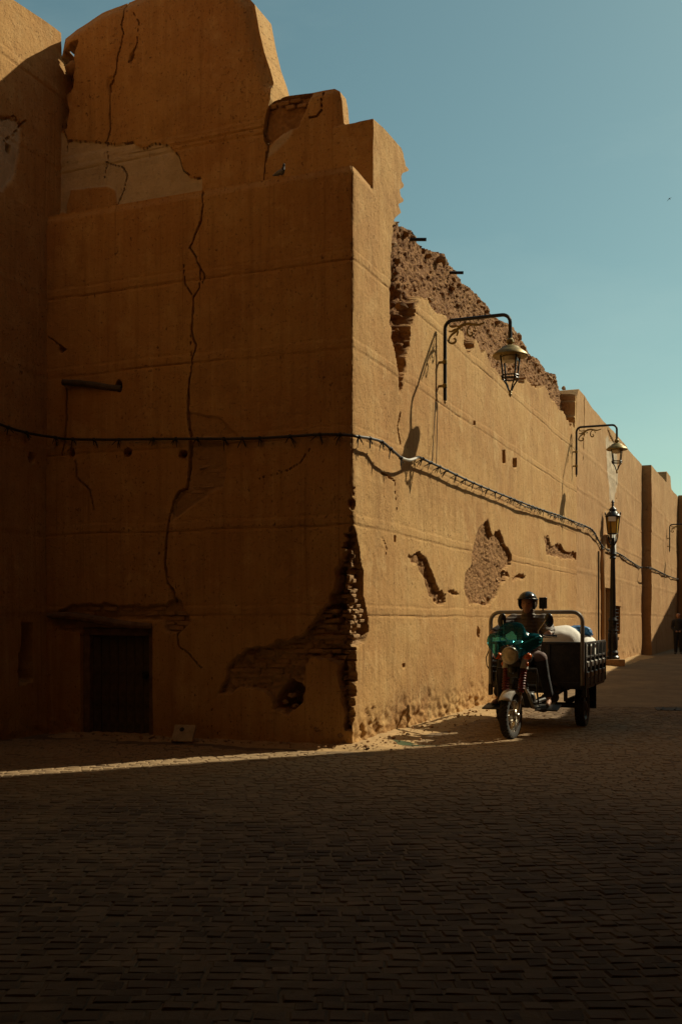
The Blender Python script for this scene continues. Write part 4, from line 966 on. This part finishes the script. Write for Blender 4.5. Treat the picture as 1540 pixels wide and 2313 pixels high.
def ties(path, gap_, inward, seed):
    q = random.Random(seed); acc = 0
    for i in range(1, len(path)):
        seg = (path[i] - path[i - 1]).length; acc += seg
        if acc > gap_ * q.uniform(.55, 1.5):
            acc = 0; p = path[i]; t = (path[i] - path[i - 1]).normalized(); iw = Vector(inward)
            mb = MB(); mb.ell(p, (.032, .032, .026), 8, 6)
            for k in range(3):
                dv = (t * q.uniform(-.9, .5) + Vector((0, 0, -1)) * q.uniform(.5, 1.0) + iw * q.uniform(-.2, .7)).normalized() * q.uniform(.09, .15)
                mb.tube([p, p + dv * .55 + Vector((0, 0, .012)), p + dv], [.008, .007, .004], 5)
            mb.tube([p + iw * .0, p + iw * .10 + Vector((0, 0, -.05))], .006, 5)
            mb.build('cable_tie', M['cable'], cb)
ties(pathA, .34, D, 1); ties(pathB, .36, -N, 2)

# ------------------------------------------------------------------ cargo tricycle
FWX, FWY = 2.235, 13.88
tk = empty('cargo_tricycle', (FWX, FWY, 0), ROT); tag(tk, 'black cargo tricycle with teal windscreen carrying white sacks', 'tricycle')
ST = Matrix.Translation((0, .15, 0)) @ Matrix.Rotation(R(-8), 4, 'Z') @ Matrix.Translation((0, -.15, 0))
def xf(mb, Mx): mb.v = [tuple(Mx @ Vector(v)) for v in mb.v]; return mb
AX = Matrix.Rotation(R(90), 3, 'Y')          # lathe axis along x
FY = Matrix.Rotation(R(90), 3, 'X')          # lathe axis along -y
def wheel(name, cx_, cy_, r_, w_, Mx, spokes):
    wr = empty(name, (0, 0, 0)); wr.parent = tk
    c_ = (cx_, cy_, r_); hw = w_ / 2
    prof = [(r_ - .085, -hw * .75), (r_ - .05, -hw), (r_ - .02, -hw * .95), (r_ - .012, -hw * .6), (r_ - .010, 0), (r_ - .012, hw * .6), (r_ - .02, hw * .95), (r_ - .05, hw), (r_ - .085, hw * .75), (r_ - .09, 0)]
    ty = MB(); k = 36
    vs_ = [(cx_ + x, cy_ + q * math.cos(2 * math.pi * j / k), r_ + q * math.sin(2 * math.pi * j / k)) for q, x in prof for j in range(k)]; n_ = len(prof)
    ty.add(vs_, [(i * k + j, i * k + (j + 1) % k, ((i + 1) % n_) * k + (j + 1) % k, ((i + 1) % n_) * k + j) for i in range(n_) for j in range(k)])
    for j in range(30):
        a = 2 * math.pi * j / 30
        for sx, da in ((-.72, .0), (-.25, .09), (.25, .0), (.72, .09)):
            rr_ = r_ - .010 if abs(sx) < .5 else r_ - .016
            ty.box((cx_ + sx * hw, cy_ + rr_ * math.cos(a + da), r_ + rr_ * math.sin(a + da)), (w_ * .19, .022, .036), Matrix.Rotation(a + da, 3, 'X'))
    xf(ty, Mx).build('tyre', M['rubber'], wr)
    rm = MB(); rp = [(r_ - .075, -hw * .8), (r_ - .095, -hw * .7), (r_ - .11, -hw * .2), (r_ - .11, hw * .2), (r_ - .095, hw * .7), (r_ - .075, hw * .8), (r_ - .084, 0)]; n_ = len(rp)
    vs_ = [(cx_ + x, cy_ + q * math.cos(2 * math.pi * j / k), r_ + q * math.sin(2 * math.pi * j / k)) for q, x in rp for j in range(k)]
    rm.add(vs_, [(i * k + j, i * k + (j + 1) % k, ((i + 1) % n_) * k + (j + 1) % k, ((i + 1) % n_) * k + j) for i in range(n_) for j in range(k)])
    xf(rm, Mx).build('rim', M['chrome'] if spokes else M['black_paint'], wr)
    hb = MB(); hb.lathe([(.03, -.075), (.075, -.05), (.08, -.02), (.08, .02), (.075, .05), (.03, .075)], 20, c_, AX)
    if spokes:
        for j in range(20):
            a = 2 * math.pi * j / 20; sx = .045 if j % 2 else -.045
            hb.tube([(cx_ + sx, cy_ + .07 * math.cos(a), r_ + .07 * math.sin(a)), (cx_, cy_ + (r_ - .10) * math.cos(a + .25), r_ + (r_ - .10) * math.sin(a + .25))], .0035, 5)
    else:
        hb.lathe([(.02, -.03), (r_ - .10, -.02), (r_ - .10, .02), (.02, .04)], 24, c_, AX)
    xf(hb, Mx).build('hub', M['chrome'] if spokes else M['black_paint'], wr)
I4 = Matrix.Identity(4)
wheel('front_wheel', 0, 0, .295, .115, ST, True)
wheel('rear_wheel', .575, 2.0, .30, .14, I4, False); wheel('rear_wheel', -.575, 2.0, .30, .14, I4, False)
def part(name, mb, mat, bevel=.0, Mx=ST, parent=tk, **k): return xf(mb, Mx).build(name, M[mat], parent, bevel=bevel, **k)
# fender
fd = MB(); ring_ = []
for t in np.linspace(40, 158, 16):
    for x_, dr in ((-.085, -.035), (-.07, 0), (-.03, .012), (.03, .012), (.07, 0), (.085, -.035)):
        r_ = .335 + dr; ring_.append((x_, -r_ * math.cos(R(t)), .295 + r_ * math.sin(R(t))))
fd.add(ring_, [(i * 6 + j, i * 6 + j + 1, (i + 1) * 6 + j + 1, (i + 1) * 6 + j) for i in range(15) for j in range(5)])
M['silver'] = simple('silver_paint', (.55, .52, .46), .32, .45, var=.15, scale=9, dirt=((.25, .2, .13), .35))
o = part('front_fender', fd, 'silver'); sm_ = o.modifiers.new('solid', 'SOLIDIFY'); sm_.thickness = .006
for sx in (-1, 1):
    part('fork_leg', MB().tube([(sx * .095, -.01, .28), (sx * .105, .05, .50), (sx * .11, .09, .66)], .021, 10).ell((sx * .095, -.01, .295), (.035, .045, .045), 10, 7), 'chrome')
    sp = MB(); a0, a1 = Vector((sx * .11, .085, .62)), Vector((sx * .115, .155, .92)); ax_ = (a1 - a0).normalized()
    pts = []
    e1 = ax_.orthogonal().normalized(); e2 = ax_.cross(e1)
    for i in range(9 * 12 + 1):
        t = i / (9 * 12); an = 2 * math.pi * i / 12; pts.append(a0 + (a1 - a0) * t + (e1 * math.cos(an) + e2 * math.sin(an)) * .040)
    sp.tube(pts, .011, 6); sp.cyl(a0 - ax_ * .02, a1 + ax_ * .02, .031, 10); part('fork_spring', sp, 'maroon')
    part('fork_cover', MB().lathe([(.058, 0), (.056, .08), (.045, .15), (.03, .16)], 14, (sx * .118, .155, .905), Matrix.Rotation(R(-13), 3, 'X')), 'white_paint')
    part('fork_reflector', MB().ell((sx * .17, .15, .965), (.018, .02, .032), 10, 7), 'orange')
    ind = part('indicator', MB().ell((sx * .205, .06, 1.075), (.058, .045, .046), 14, 9), 'orange')
    part('indicator_stalk', MB().cyl((sx * .08, .12, 1.08), (sx * .17, .08, 1.077), .013, 8), 'black_paint', parent=ind)
part('steering_head', MB().box((0, .16, .96), (.20, .09, .10)).box((0, .12, 1.10), (.20, .10, .16)).box((0, .10, .86), (.16, .05, .14)).cyl((0, .16, .90), (0, .24, 1.24), .03, 12).ell((0, .05, .89), (.05, .03, .05)), 'black_paint', .012)
hl = part('headlight', MB().lathe([(.112, 0), (.112, -.04), (.10, -.10), (.06, -.16), (.02, -.175)], 28, (0, -.03, 1.085), FY), 'mirror_black')
part('headlight_rim', MB().lathe([(.100, .02), (.112, .018), (.118, .0), (.112, -.02), (.104, -.01)], 32, (0, -.032, 1.085), FY), 'chrome', parent=hl)
part('headlight_lens', MB().lathe([(.104, .004), (.085, .018), (.05, .027), (.004, .031)], 28, (0, -.032, 1.085), FY), 'lens', parent=hl)
# teal wind screen: a curved sheet with two lower wings
half = [(0, 1.515), (.06, 1.512), (.12, 1.495), (.165, 1.45), (.19, 1.40), (.225, 1.37), (.28, 1.372), (.335, 1.36), (.375, 1.325), (.385, 1.28), (.365, 1.225), (.31, 1.175), (.25, 1.135), (.20, 1.09), (.165, 1.05), (.15, 1.07), (.14, 1.13), (.118, 1.20), (.06, 1.225), (0, 1.23)]
outl = half + [(-x, z) for x, z in half[-2:0:-1]]
bm = bmesh.new(); vs_ = [bm.verts.new((x, 0, z)) for x, z in outl]; f = bm.faces.new(vs_)
bmesh.ops.triangulate(bm, faces=[f])
bmesh.ops.subdivide_edges(bm, edges=bm.edges[:], cuts=3, use_grid_fill=True)
for v in bm.verts:
    x, z = v.co.x, v.co.z; y = -.10 + (z - 1.10) * .42 + 1.1 * x * x - .035 * math.exp(-((abs(x) - .17) / .04) ** 2)
    v.co = ST @ Vector((x, y, z))
me = bpy.data.meshes.new('windscreen'); bm.to_mesh(me); bm.free(); me.shade_smooth()
o = link('windscreen', me, M['teal'], tk); sm_ = o.modifiers.new('solid', 'SOLIDIFY'); sm_.thickness = .005
def scr(x, z): return (x, -.10 + (z - 1.10) * .42 + 1.1 * x * x - .035 * math.exp(-((abs(x) - .17) / .04) ** 2), z)
part('windscreen_trim', MB().tube([scr(x, z) for x, z in outl], .0055, 5, closed=True), 'teal', parent=o)
part('instrument_panel', MB().lathe([(.02, 0), (.05, .01), (.055, .04), (.045, .05), (.003, .055)], 16, (-.06, .15, 1.22), Matrix.Rotation(R(35), 3, 'X')).lathe([(.02, 0), (.05, .01), (.055, .04), (.045, .05), (.003, .055)], 16, (.06, .15, 1.22), Matrix.Rotation(R(35), 3, 'X')), 'chrome')
hbp = [(-.46, .47, 1.335), (-.32, .44, 1.335), (-.22, .34, 1.31), (-.10, .27, 1.25), (.10, .27, 1.25), (.22, .34, 1.31), (.32, .44, 1.335), (.46, .47, 1.335)]
part('handlebar', MB().tube(catmull(hbp, 4), .012, 8), 'chrome')
for sx in (-1, 1):
    part('grip', MB().cyl((sx * .31, .438, 1.335), (sx * .465, .472, 1.335), .019, 10).box((sx * .27, .40, 1.335), (.06, .06, .05)), 'mirror_black')
    part('brake_lever', MB().tube([(sx * .28, .385, 1.34), (sx * .36, .375, 1.33), (sx * .47, .41, 1.32)], .007, 6), 'chrome')
    mx, my, mz = (sx * .33 + .05, .40, 1.545)
    mr = part('mirror', MB().ell((mx, my, mz), (.062, .03, .095), 16, 10, Matrix.Rotation(R(-sx * 8), 3, 'Y')), 'mirror_black')
    part('mirror_stem', MB().tube([(sx * .25, .38, 1.34), (sx * .24, .37, 1.40), (mx - sx * .03, my - .03, mz - .0)], .006, 6), 'chrome', parent=mr)
Q = lambda name, mb, mat, bevel=.0, **k: part(name, mb, mat, bevel, I4, **k)
Q('fuel_tank', MB().ell((0, .52, 1.02), (.16, .30, .13), 18, 12), 'black_paint')
Q('saddle', MB().box((0, 1.0, .885), (.36, .56, .10)), 'mirror_black', .03)
fr = MB()
for sx in (-1, 1):
    fr.tube([(sx * .04, .24, 1.0), (sx * .10, .40, .55), (sx * .14, .60, .42), (sx * .30, 1.2, .48), (sx * .36, 1.6, .54), (sx * .36, 3.45, .54)], .026, 8)
    fr.tube([(sx * .05, .28, 1.05), (sx * .13, .9, .82), (sx * .30, 1.4, .60)], .022, 8)
for yy in (1.3, 2.0, 2.7, 3.4): fr.box((0, yy, .54), (.76, .05, .05))
Q('frame', fr, 'black_paint')
en = MB().box((0, .60, .47), (.26, .34, .20)).ell((.13, .60, .46), (.05, .13, .11)).ell((-.13, .60, .46), (.05, .13, .11))
for k_ in range(7): en.box((0, .50 - .02 * k_, .60 + .028 * k_), (.19, .18, .012))
en.box((0, .40, .80), (.15, .14, .05)); Q('engine', en, 'black_paint', .008)
Q('exhaust', MB().tube([(.06, .36, .70), (.14, .30, .58), (.19, .42, .38), (.21, .8, .36), (.22, 1.6, .36)], [.02, .02, .022, .03, .045], 10), 'chrome')
for sx in (-1, 1):
    Q('footboard', MB().box((sx * .36, .56, .37), (.30, .34, .022), Matrix.Rotation(R(8), 3, 'X')).tube([(sx * .14, .60, .40), (sx * .40, .62, .36)], .016, 8), 'black_paint', .006)
    Q('crash_bar', MB().tube([(sx * .08, .30, .90), (sx * .26, .26, .90), (sx * .275, .27, .80), (sx * .26, .30, .60), (sx * .27, .36, .44), (sx * .12, .45, .42)], .014, 8).tube([(sx * .07, .34, .68), (sx * .265, .29, .68)], .011, 8), 'black_paint')
    Q('leaf_spring', MB().box((sx * .42, 2.0, .40), (.06, .95, .03)).box((sx * .42, 2.0, .375), (.06, .7, .02)).box((sx * .42, 2.0, .355), (.06, .42, .02)).box((sx * .42, 1.52, .47), (.05, .05, .14)).box((sx * .42, 2.48, .47), (.05, .05, .14)), 'black_paint', .004)
    Q('mud_flap', MB().box((sx * .59, 2.52, .40), (.22, .012, .36)), 'mirror_black')
Q('side_stand', MB().tube([(-.20, .66, .40), (-.34, .62, .24), (-.38, .70, .20)], .012, 8), 'black_paint')
Q('rear_axle', MB().cyl((-.50, 2.0, .30), (.50, 2.0, .30), .04, 12).ell((0, 2.0, .30), (.13, .12, .12)).cyl((0, .8, .42), (0, 1.95, .31), .025, 10), 'black_paint')
Q('air_tank', MB().cyl((.18, 1.35, .42), (.18, 1.85, .42), .09, 14).box((-.2, 1.5, .43), (.24, .3, .16)), 'black_paint')
# cargo box
BW, B0, B1, ZB, ZT = .68, 1.54, 3.50, .60, 1.215
bx = empty('cargo_box'); bx.parent = tk
Qb = lambda name, mb, mat, bevel=.0: part(name, mb, mat, bevel, I4, parent=bx)
Qb('box_floor', MB().box((0, (B0 + B1) / 2, ZB - .02), (2 * BW, B1 - B0, .04)), 'black_paint')
fp = MB().box((.05, B0, (ZB + ZT) / 2), (2 * BW - .14, .022, ZT - ZB - .02)).box((0, B0 - .012, ZT), (2 * BW, .05, .04)).box((0, B0 - .01, ZB + .03), (2 * BW, .05, .06))
for xx in (-BW + .02, -.36, .18, BW - .02): fp.box((xx, B0 - .018, (ZB + ZT) / 2), (.04, .04, ZT - ZB - .04))
Qb('front_panel', fp, 'black_paint', .004)
for k_ in range(5): Qb('louvre', MB().box((-.515, B0 - .016, .70 + .075 * k_), (.25, .022, .05), Matrix.Rotation(R(25), 3, 'X')), 'black_paint', .004)
for sx in (-1, 1):
    sp = MB(); X = sx * BW
    sp.box((X, (B0 + B1) / 2, ZT), (.035, B1 - B0, .035)).box((X, (B0 + B1) / 2, ZT - .20), (.035, B1 - B0, .03)).box((X, (B0 + B1) / 2, ZB + .06), (.035, B1 - B0, .10)).box((X - sx * .012, (B0 + B1) / 2, .82), (.012, B1 - B0 - .04, .34))
    for yy in np.linspace(B0 + .02, B1 - .02, 6): sp.box((X + sx * .006, yy, (ZB + ZT) / 2), (.04, .045, ZT - ZB - .01))
    Qb('side_panel', sp, 'black_paint', .004)
    for k_ in range(5):
        for zz in (.76, .91): Qb('pressed_boss', MB().box((X + sx * .004, B0 + .22 + k_ * .384, zz), (.05, .17, .085)), 'grey_tube', .014)
    Qb('corner_bracket', MB().box((X, B0 + .03, .53), (.05, .10, .16)), 'black_paint', .004)
Qb('tailgate', MB().box((0, B1, (ZB + ZT) / 2), (2 * BW, .025, ZT - ZB)), 'black_paint', .004)
hoop = [(-BW + .02, B0, .62), (-BW + .02, B0, 1.2)] + [(-BW + .16 + .14 * math.cos(R(t)), B0, 1.52 + .14 * math.sin(R(t))) for t in np.linspace(180, 90, 7)] + [(BW - .16 + .14 * math.cos(R(t)), B0, 1.52 + .14 * math.sin(R(t))) for t in np.linspace(90, 0, 7)] + [(BW - .02, B0, 1.2), (BW - .02, B0, .62)]
Qb('hoop_bar', MB().tube([(x, y - .045, z) for x, y, z in hoop], .029, 10), 'grey_tube')
wl_ = Q('work_light', MB().box((.10, B0 - .03, 1.79), (.11, .07, .165)), 'mirror_black', .012)
Q('work_light_stalk', MB().cyl((.10, B0 - .04, 1.66), (.10, B0 - .035, 1.72), .012, 8), 'black_iron', parent=wl_)
Q('hook_cable', MB().tube([(-BW - .02, B0, 1.10), (-BW - .06, B0, 1.0), (-BW - .05, B0, .88), (-BW - .01, B0, .82)], .008, 6), 'cable')
# load
def lump(name, c_, r_, seed, mat, label, cat, group=None, amp=.10, fl=.0):
    bm = bmesh.new(); bmesh.ops.create_icosphere(bm, subdivisions=4, radius=1.0)
    co = np.array([v.co[:] for v in bm.verts]); sq = np.sign(co) * np.abs(co) ** .72
    nn_ = fbm(co[:, 0] * 1.7 + 5 + co[:, 2] * .9, co[:, 1] * 1.7 + seed, 4, seed) + .4 * fbm(co[:, 0] * 5 + co[:, 2] * 3, co[:, 1] * 5 - co[:, 2] * 2, 3, seed + 1)
    sq = sq * (1 + amp * nn_)[:, None]
    for v, p in zip(bm.verts, sq): v.co = Vector((p[0] * r_[0], p[1] * r_[1], p[2] * r_[2]))
    me = bpy.data.meshes.new(name); bm.to_mesh(me); bm.free(); me.shade_smooth()
    o = link(name, me, M[mat]); w = Matrix.Translation((FWX, FWY, 0)) @ Matrix.Rotation(ROT, 4, 'Z') @ Vector(c_)
    o.location = w; o.rotation_euler = (0, 0, ROT + fl); tag(o, label, cat, group); return o
G_ = 'sacks on the tricycle'
lump('sack', (.27, 2.02, 1.04), (.31, .40, .42), 3, 'sack', 'plump white sack rising highest from the tricycle box behind the rider', 'sack', G_, .10, .2)
lump('sack', (.42, 2.95, .97), (.23, .45, .34), 5, 'sack', 'flat white sack lying under the blue bundle in the tricycle box', 'sack', G_, .10)
lump('sack', (-.33, 2.3, .93), (.30, .6, .32), 8, 'sack', 'low white sack hidden behind the tricycle rider', 'sack', G_, .10)
lump('bundle', (.36, 2.98, 1.37), (.20, .34, .085), 9, 'blue_cloth', 'blue cloth bundle on the white sacks in the tricycle box', 'bundle', None, .22, .3)

# ------------------------------------------------------------------ bodies: capsules fused into one skin
def figure(name, caps, mats, voxel, parent=None, smooth=6):
    mb = MB()
    for a, ra, b_, rb, mi in caps:
        a, b_ = Vector(a), Vector(b_)
        mb.ell(a, (ra,) * 3, 12, 8)
        if (b_ - a).length > 1e-4: mb.ell(b_, (rb,) * 3, 12, 8); mb.tube([a, b_], [ra, rb], 12)
    o = link(name, mb.mesh(name), None, parent)
    r_ = o.modifiers.new('r', 'REMESH'); r_.mode = 'VOXEL'; r_.voxel_size = voxel
    s_ = o.modifiers.new('s', 'SMOOTH'); s_.iterations = smooth; s_.factor = .5
    dg = bpy.context.evaluated_depsgraph_get(); me = bpy.data.meshes.new_from_object(o.evaluated_get(dg))
    o.modifiers.clear(); o.data = me; me.materials.clear()
    for m_ in mats: me.materials.append(m_)
    ct = np.zeros(len(me.polygons) * 3); me.polygons.foreach_get('center', ct); ct = ct.reshape(-1, 3)
    best = np.full(len(ct), 1e9); mi_ = np.zeros(len(ct), np.int32)
    for a, ra, b_, rb, mi in caps:
        a, b_ = np.array(a), np.array(b_); ab = b_ - a; t = np.clip(((ct - a) @ ab) / (ab @ ab + 1e-9), 0, 1)
        dd = np.linalg.norm(ct - a - t[:, None] * ab, axis=1) - (ra + (rb - ra) * t)
        m_ = dd < best; best = np.where(m_, dd, best); mi_ = np.where(m_, mi, mi_)
    me.polygons.foreach_set('material_index', mi_); me.shade_smooth(); return o
J, TR, SK, SA, DK = 0, 1, 2, 3, 4
caps = [((.02, 1.02, 1.03), .155, (.02, .96, 1.22), .15, J), ((.02, .96, 1.22), .17, (.02, .93, 1.42), .185, J), ((-.08, .93, 1.44), .135, (.12, .93, 1.44), .135, J),
        ((-.16, .93, 1.53), .098, (.20, .93, 1.53), .098, J), ((.02, .90, 1.55), .105, (.02, .87, 1.64), .09, J), ((.02, .875, 1.60), .055, (.02, .855, 1.68), .055, SK),
        ((.02, .845, 1.80), .092, (.02, .825, 1.76), .085, SK), ((.02, .80, 1.72), .062, (.02, .785, 1.685), .045, SK), ((.02, .755, 1.765), .012, (.02, .735, 1.735), .017, SK),
        ((-.012, .765, 1.79), .014, (.052, .765, 1.79), .014, SK), ((-.002, .752, 1.700), .012, (.042, .752, 1.700), .012, SK)]
for sx in (-1, 1):
    xo = .02
    sh, el, wr = (sx * .21 + xo, .93, 1.53), (sx * .33, .74, 1.405), (sx * .38, .52, 1.375)
    caps += [(sh, .108, el, .090, J), (el, .088, wr, .062, J), (wr, .034, (sx * .385, .475, 1.375), .034, SK)]
    for k in range(4):
        xk = sx * (.345 + .024 * k); yk = .455 + .006 * k
        caps += [((xk, yk + .04, 1.372), .015, (xk, yk - .005, 1.370), .0135, SK), ((xk, yk - .005, 1.370), .0125, (xk, yk - .032, 1.345), .0115, SK), ((xk, yk - .032, 1.345), .0115, (xk, yk - .015, 1.315), .010, SK)]
    caps += [((sx * .325, .495, 1.365), .015, (sx * .315, .46, 1.335), .0125, SK), ((sx * .315, .46, 1.335), .0125, (sx * .335, .437, 1.315), .011, SK)]
    hip, kn, an = (sx * .10 + xo, 1.0, 1.0), (sx * .25, .60, 1.03), (sx * .345, .64, .50)
    caps += [(hip, .12, kn, .09, TR), (kn, .088, (kn[0] + (an[0] - kn[0]) * .4, .63, .80), .076, DK), ((kn[0] + (an[0] - kn[0]) * .4, .63, .80), .076, (an[0], an[1], .56), .066, DK), (an, .036, (an[0], an[1], .57), .036, SK),  # shins take the dark cloth so their shade sits in the colour
             ((an[0], an[1] + .03, .445), .036, (an[0] + sx * .02, .52, .43), .034, SK), ((an[0] + sx * .02, .52, .43), .034, (an[0] + sx * .03, .45, .42), .026, SK), ((an[0], an[1] + .04, .405), .024, (an[0] + sx * .03, .44, .405), .024, SA)]
m, nd, lk, b = nodes('quilted_jacket'); tc = nd.new('ShaderNodeTexCoord').outputs['Object']
wv = nd.new('ShaderNodeTexWave'); wv.bands_direction = 'Z'; wv.inputs['Scale'].default_value = 6.5; wv.inputs['Distortion'].default_value = 1.2; lk.new(tc, wv.inputs['Vector'])
lk.new(mix(nd, lk, (.060, .042, .03), (.105, .075, .052), ramp(nd, lk, noise(nd, lk, tc, 9, 4), .3, .7)), b.inputs['Base Color']); b.inputs['Roughness'].default_value = .6
bump(nd, lk, wv.outputs['Fac'], b, .45, .02); M['jacket'] = m
drv = figure('person', caps, [M['jacket'], M['trousers'], M['skin'], M['sandal'], M['dark_cloth']], .0085)
drv.location = (FWX, FWY, 0); drv.rotation_euler = (0, 0, ROT)
tag(drv, 'person in black helmet and quilted brown jacket riding the cargo tricycle', 'person')
def shell():
    bm = bmesh.new(); bmesh.ops.create_uvsphere(bm, u_segments=40, v_segments=28, radius=1.0)
    dead = []
    for f in bm.faces:
        c_ = f.calc_center_median()
        if c_.z < -.72: dead.append(f)
        elif c_.y < -.25 and c_.z < .30 and abs(c_.x) < .84: dead.append(f)
        elif c_.y < .1 and c_.z < -.60: dead.append(f)
    bmesh.ops.delete(bm, geom=dead, context='FACES')
    for v in bm.verts: v.co = Vector((.02 + v.co.x * .135, .852 + v.co.y * .155, 1.795 + v.co.z * .150))
    me = bpy.data.meshes.new('helmet'); bm.to_mesh(me); bm.free(); me.shade_smooth(); return me
o = link('helmet', shell(), M['helmet'], drv); q = o.modifiers.new('s', 'SOLIDIFY'); q.thickness = .022; q.offset = -1
MB().tube([(.02 + .136 * math.cos(R(t)), .852 - .158 * math.sin(R(t)), 1.83 + .012 * math.sin(R(t))) for t in np.linspace(-10, 190, 24)], .009, 6).build('helmet_trim', M['mirror_black'], o)
for sx in (-1, 1): MB().ell((.02 + sx * .031, .757, 1.773), (.013, .008, .008), 10, 7).build('eye', M['dark_cloth'], drv)
MB().ell((.135, .80, 1.765), (.012, .03, .045), 10, 7).build('visor_button', M['grey_tube'], o)

# person at the far end
pxx, pyy = 43 * (1531 - CX) / F, 43.0
caps = [((0, 0, .92), .15, (0, 0, 1.15), .15, DK), ((0, 0, 1.15), .15, (0, 0, 1.30), .15, DK), ((-.15, 0, 1.33), .075, (.15, 0, 1.33), .075, DK), ((0, 0, 1.36), .06, (0, -.02, 1.46), .055, SK), ((0, -.03, 1.56), .085, (0, -.03, 1.50), .07, SK), ((0, -.115, 1.53), .014, (0, -.12, 1.51), .016, SK)]
for sx in (-1, 1):
    caps += [((sx * .19, 0, 1.32), .075, (sx * .25, .03, 1.08), .058, DK), ((sx * .25, .03, 1.08), .058, (sx * .12, -.12, .92), .048, DK), ((sx * .12, -.12, .92), .035, (sx * .05, -.16, .90), .03, SK),
             ((sx * .09, 0, .90), .115, (sx * .10, .0, .5), .085, DK), ((sx * .10, 0, .5), .085, (sx * .10, .02, .10), .065, DK), ((sx * .10, .03, .04), .045, (sx * .13, -.13, .035), .038, SA)]
pf = figure('person', caps, [M['jacket'], M['trousers'], M['skin'], M['sandal'], M['dark_cloth']], .014)
pf.location = (pxx, pyy, float(gz(pxx, pyy))); pf.rotation_euler = (0, 0, -.35); tag(pf, 'person in dark clothes standing in the shade by the far wall', 'person')
MB().ell((0, .0, 1.575), (.082, .09, .07), 14, 10).build('hair', M['trousers'], pf)

# ------------------------------------------------------------------ small things
# pigeon on the ledge
u_, _ = PL.px(634, 400); P0 = Vector(PL.at(u_, 0, .04))
caps = [((.0, 0, .085), .055, (-.10, 0, .065), .045, 0), ((-.10, 0, .065), .04, (-.20, 0, .045), .018, 0), ((.02, 0, .11), .045, (.035, 0, .17), .028, 1), ((.035, 0, .17), .028, (.04, 0, .205), .026, 1), ((.06, 0, .205), .008, (.082, 0, .198), .004, 1), ((0, .02, .04), .007, (0, .02, -.005), .007, 1), ((0, -.02, .04), .007, (0, -.02, -.005), .007, 1)]
pg = figure('pigeon', caps, [M['feather'], M['feather_dark']], .007, None, 3); pg.location = (P0.x, P0.y, LEDGE + .02); pg.rotation_euler = (0, 0, ROT); pg.scale = (.6, .6, .68)
tag(pg, 'grey pigeon with dark head perched on the building ledge', 'bird')
# swift in the sky
sv = MB(); c_ = Vector((45 * (1511 - CX) / F, 45.0, EYE + 45 * (HY - 449) / F))
wing = [(-.11, -.115), (-.075, -.05), (-.03, .0), (.0, .022), (.04, .045), (.10, .05), (.045, .035), (.02, .012), (.005, -.005), (-.035, -.03), (-.07, -.07)]
sv.prism(wing, -.008, .008); sv.ell((.0, 0, .005), (.04, .018, .018), 10, 7, Matrix.Rotation(R(40), 3, 'Y')); sv.prism([(.01, -.005), (.045, -.022), (.03, -.035), (.0, -.012)], -.005, .005)
o = sv.build('swift', M['feather_dark'], None); o.location = c_; tag(o, 'small dark bird flying in the open sky', 'bird')
# stone slab leaning on the wall
g0 = ray(415, 1672); g0 = EYEP + g0 * (-EYE / g0[2]); g1 = ray(462, 1673); g1 = EYEP + g1 * (-EYE / g1[2])
ex = Vector(g1 - g0).normalized(); wdt = (Vector(g1) - Vector(g0)).length
slab = MB().box((0, 0, .12), (wdt, .045, .25)).build('stone_slab', M['slab'], None, bevel=.006)
slab.location = (Vector(g0) + Vector(g1)) / 2 + Vector((0, 0, .012)) - Vector(D) * .30; slab.rotation_euler = (R(-38), R(0), math.atan2(ex.y, ex.x))
sh_ = MB().lathe([(.030, -.004), (.030, .004)], 16, (-.03, -.024, .17), FY).build('stain_hole', M['dark_cloth'], slab)
tag(slab, 'pale stone slab leaning against the foot of the shaded wall', 'slab')
# drain cover
g0 = ray(1508, 1602); g0 = EYEP + g0 * (-EYE / g0[2])
dc = empty('drain_cover', (g0[0] + .1, g0[1], float(gz(g0[0], g0[1])) + .004), R(-12)); tag(dc, 'dark iron drain cover set in the paving', 'drain cover')
MB().box((0, 0, -.012), (.62, .60, .034)).build('cover_plate', M['iron_cover'], dc, bevel=.005)
for k_ in (-.2, .02, .24): MB().box((k_, 0, .010), (.03, .52, .016), Matrix.Rotation(R(-8), 3, 'Z')).build('cover_rib', M['iron_cover'], dc, bevel=.003)

side_blocker = MB().box(W3(-8.9, -9.0, 8), (8.0, 12.4, 16.2), RZ).build('townhouse', M['opp'], None)  # unseen, added to cut sky light on the shaded walls and foreground
tag(side_blocker, 'unseen tall block added behind the side wall to hide sky', 'building')

MB().box((-.7, -3.25, 12.6), (13.4, 21.5, 11.2)).build('high_sky_block', M['opp'], cp)  # second added block out of view, hides more sky above the foreground

for k_, (xa, xb) in enumerate(((983, 975), (988, 985))):
    MB().tube([on(PR, xa, 905, .03), on(PR, (xa + xb) / 2, 980, .025), on(PR, xb, 1046 + 4 * k_, .06)], .006, 5).build('drop_wire', M['cable'], cb)

for sx in (-1, 1):
    part('control_cable', MB().tube(catmull([(sx * .27, .38, 1.33), (sx * .20, .12, 1.30), (sx * .10, .02, 1.20), (sx * .05, .10, 1.05)], 5), .006, 6), 'cable')
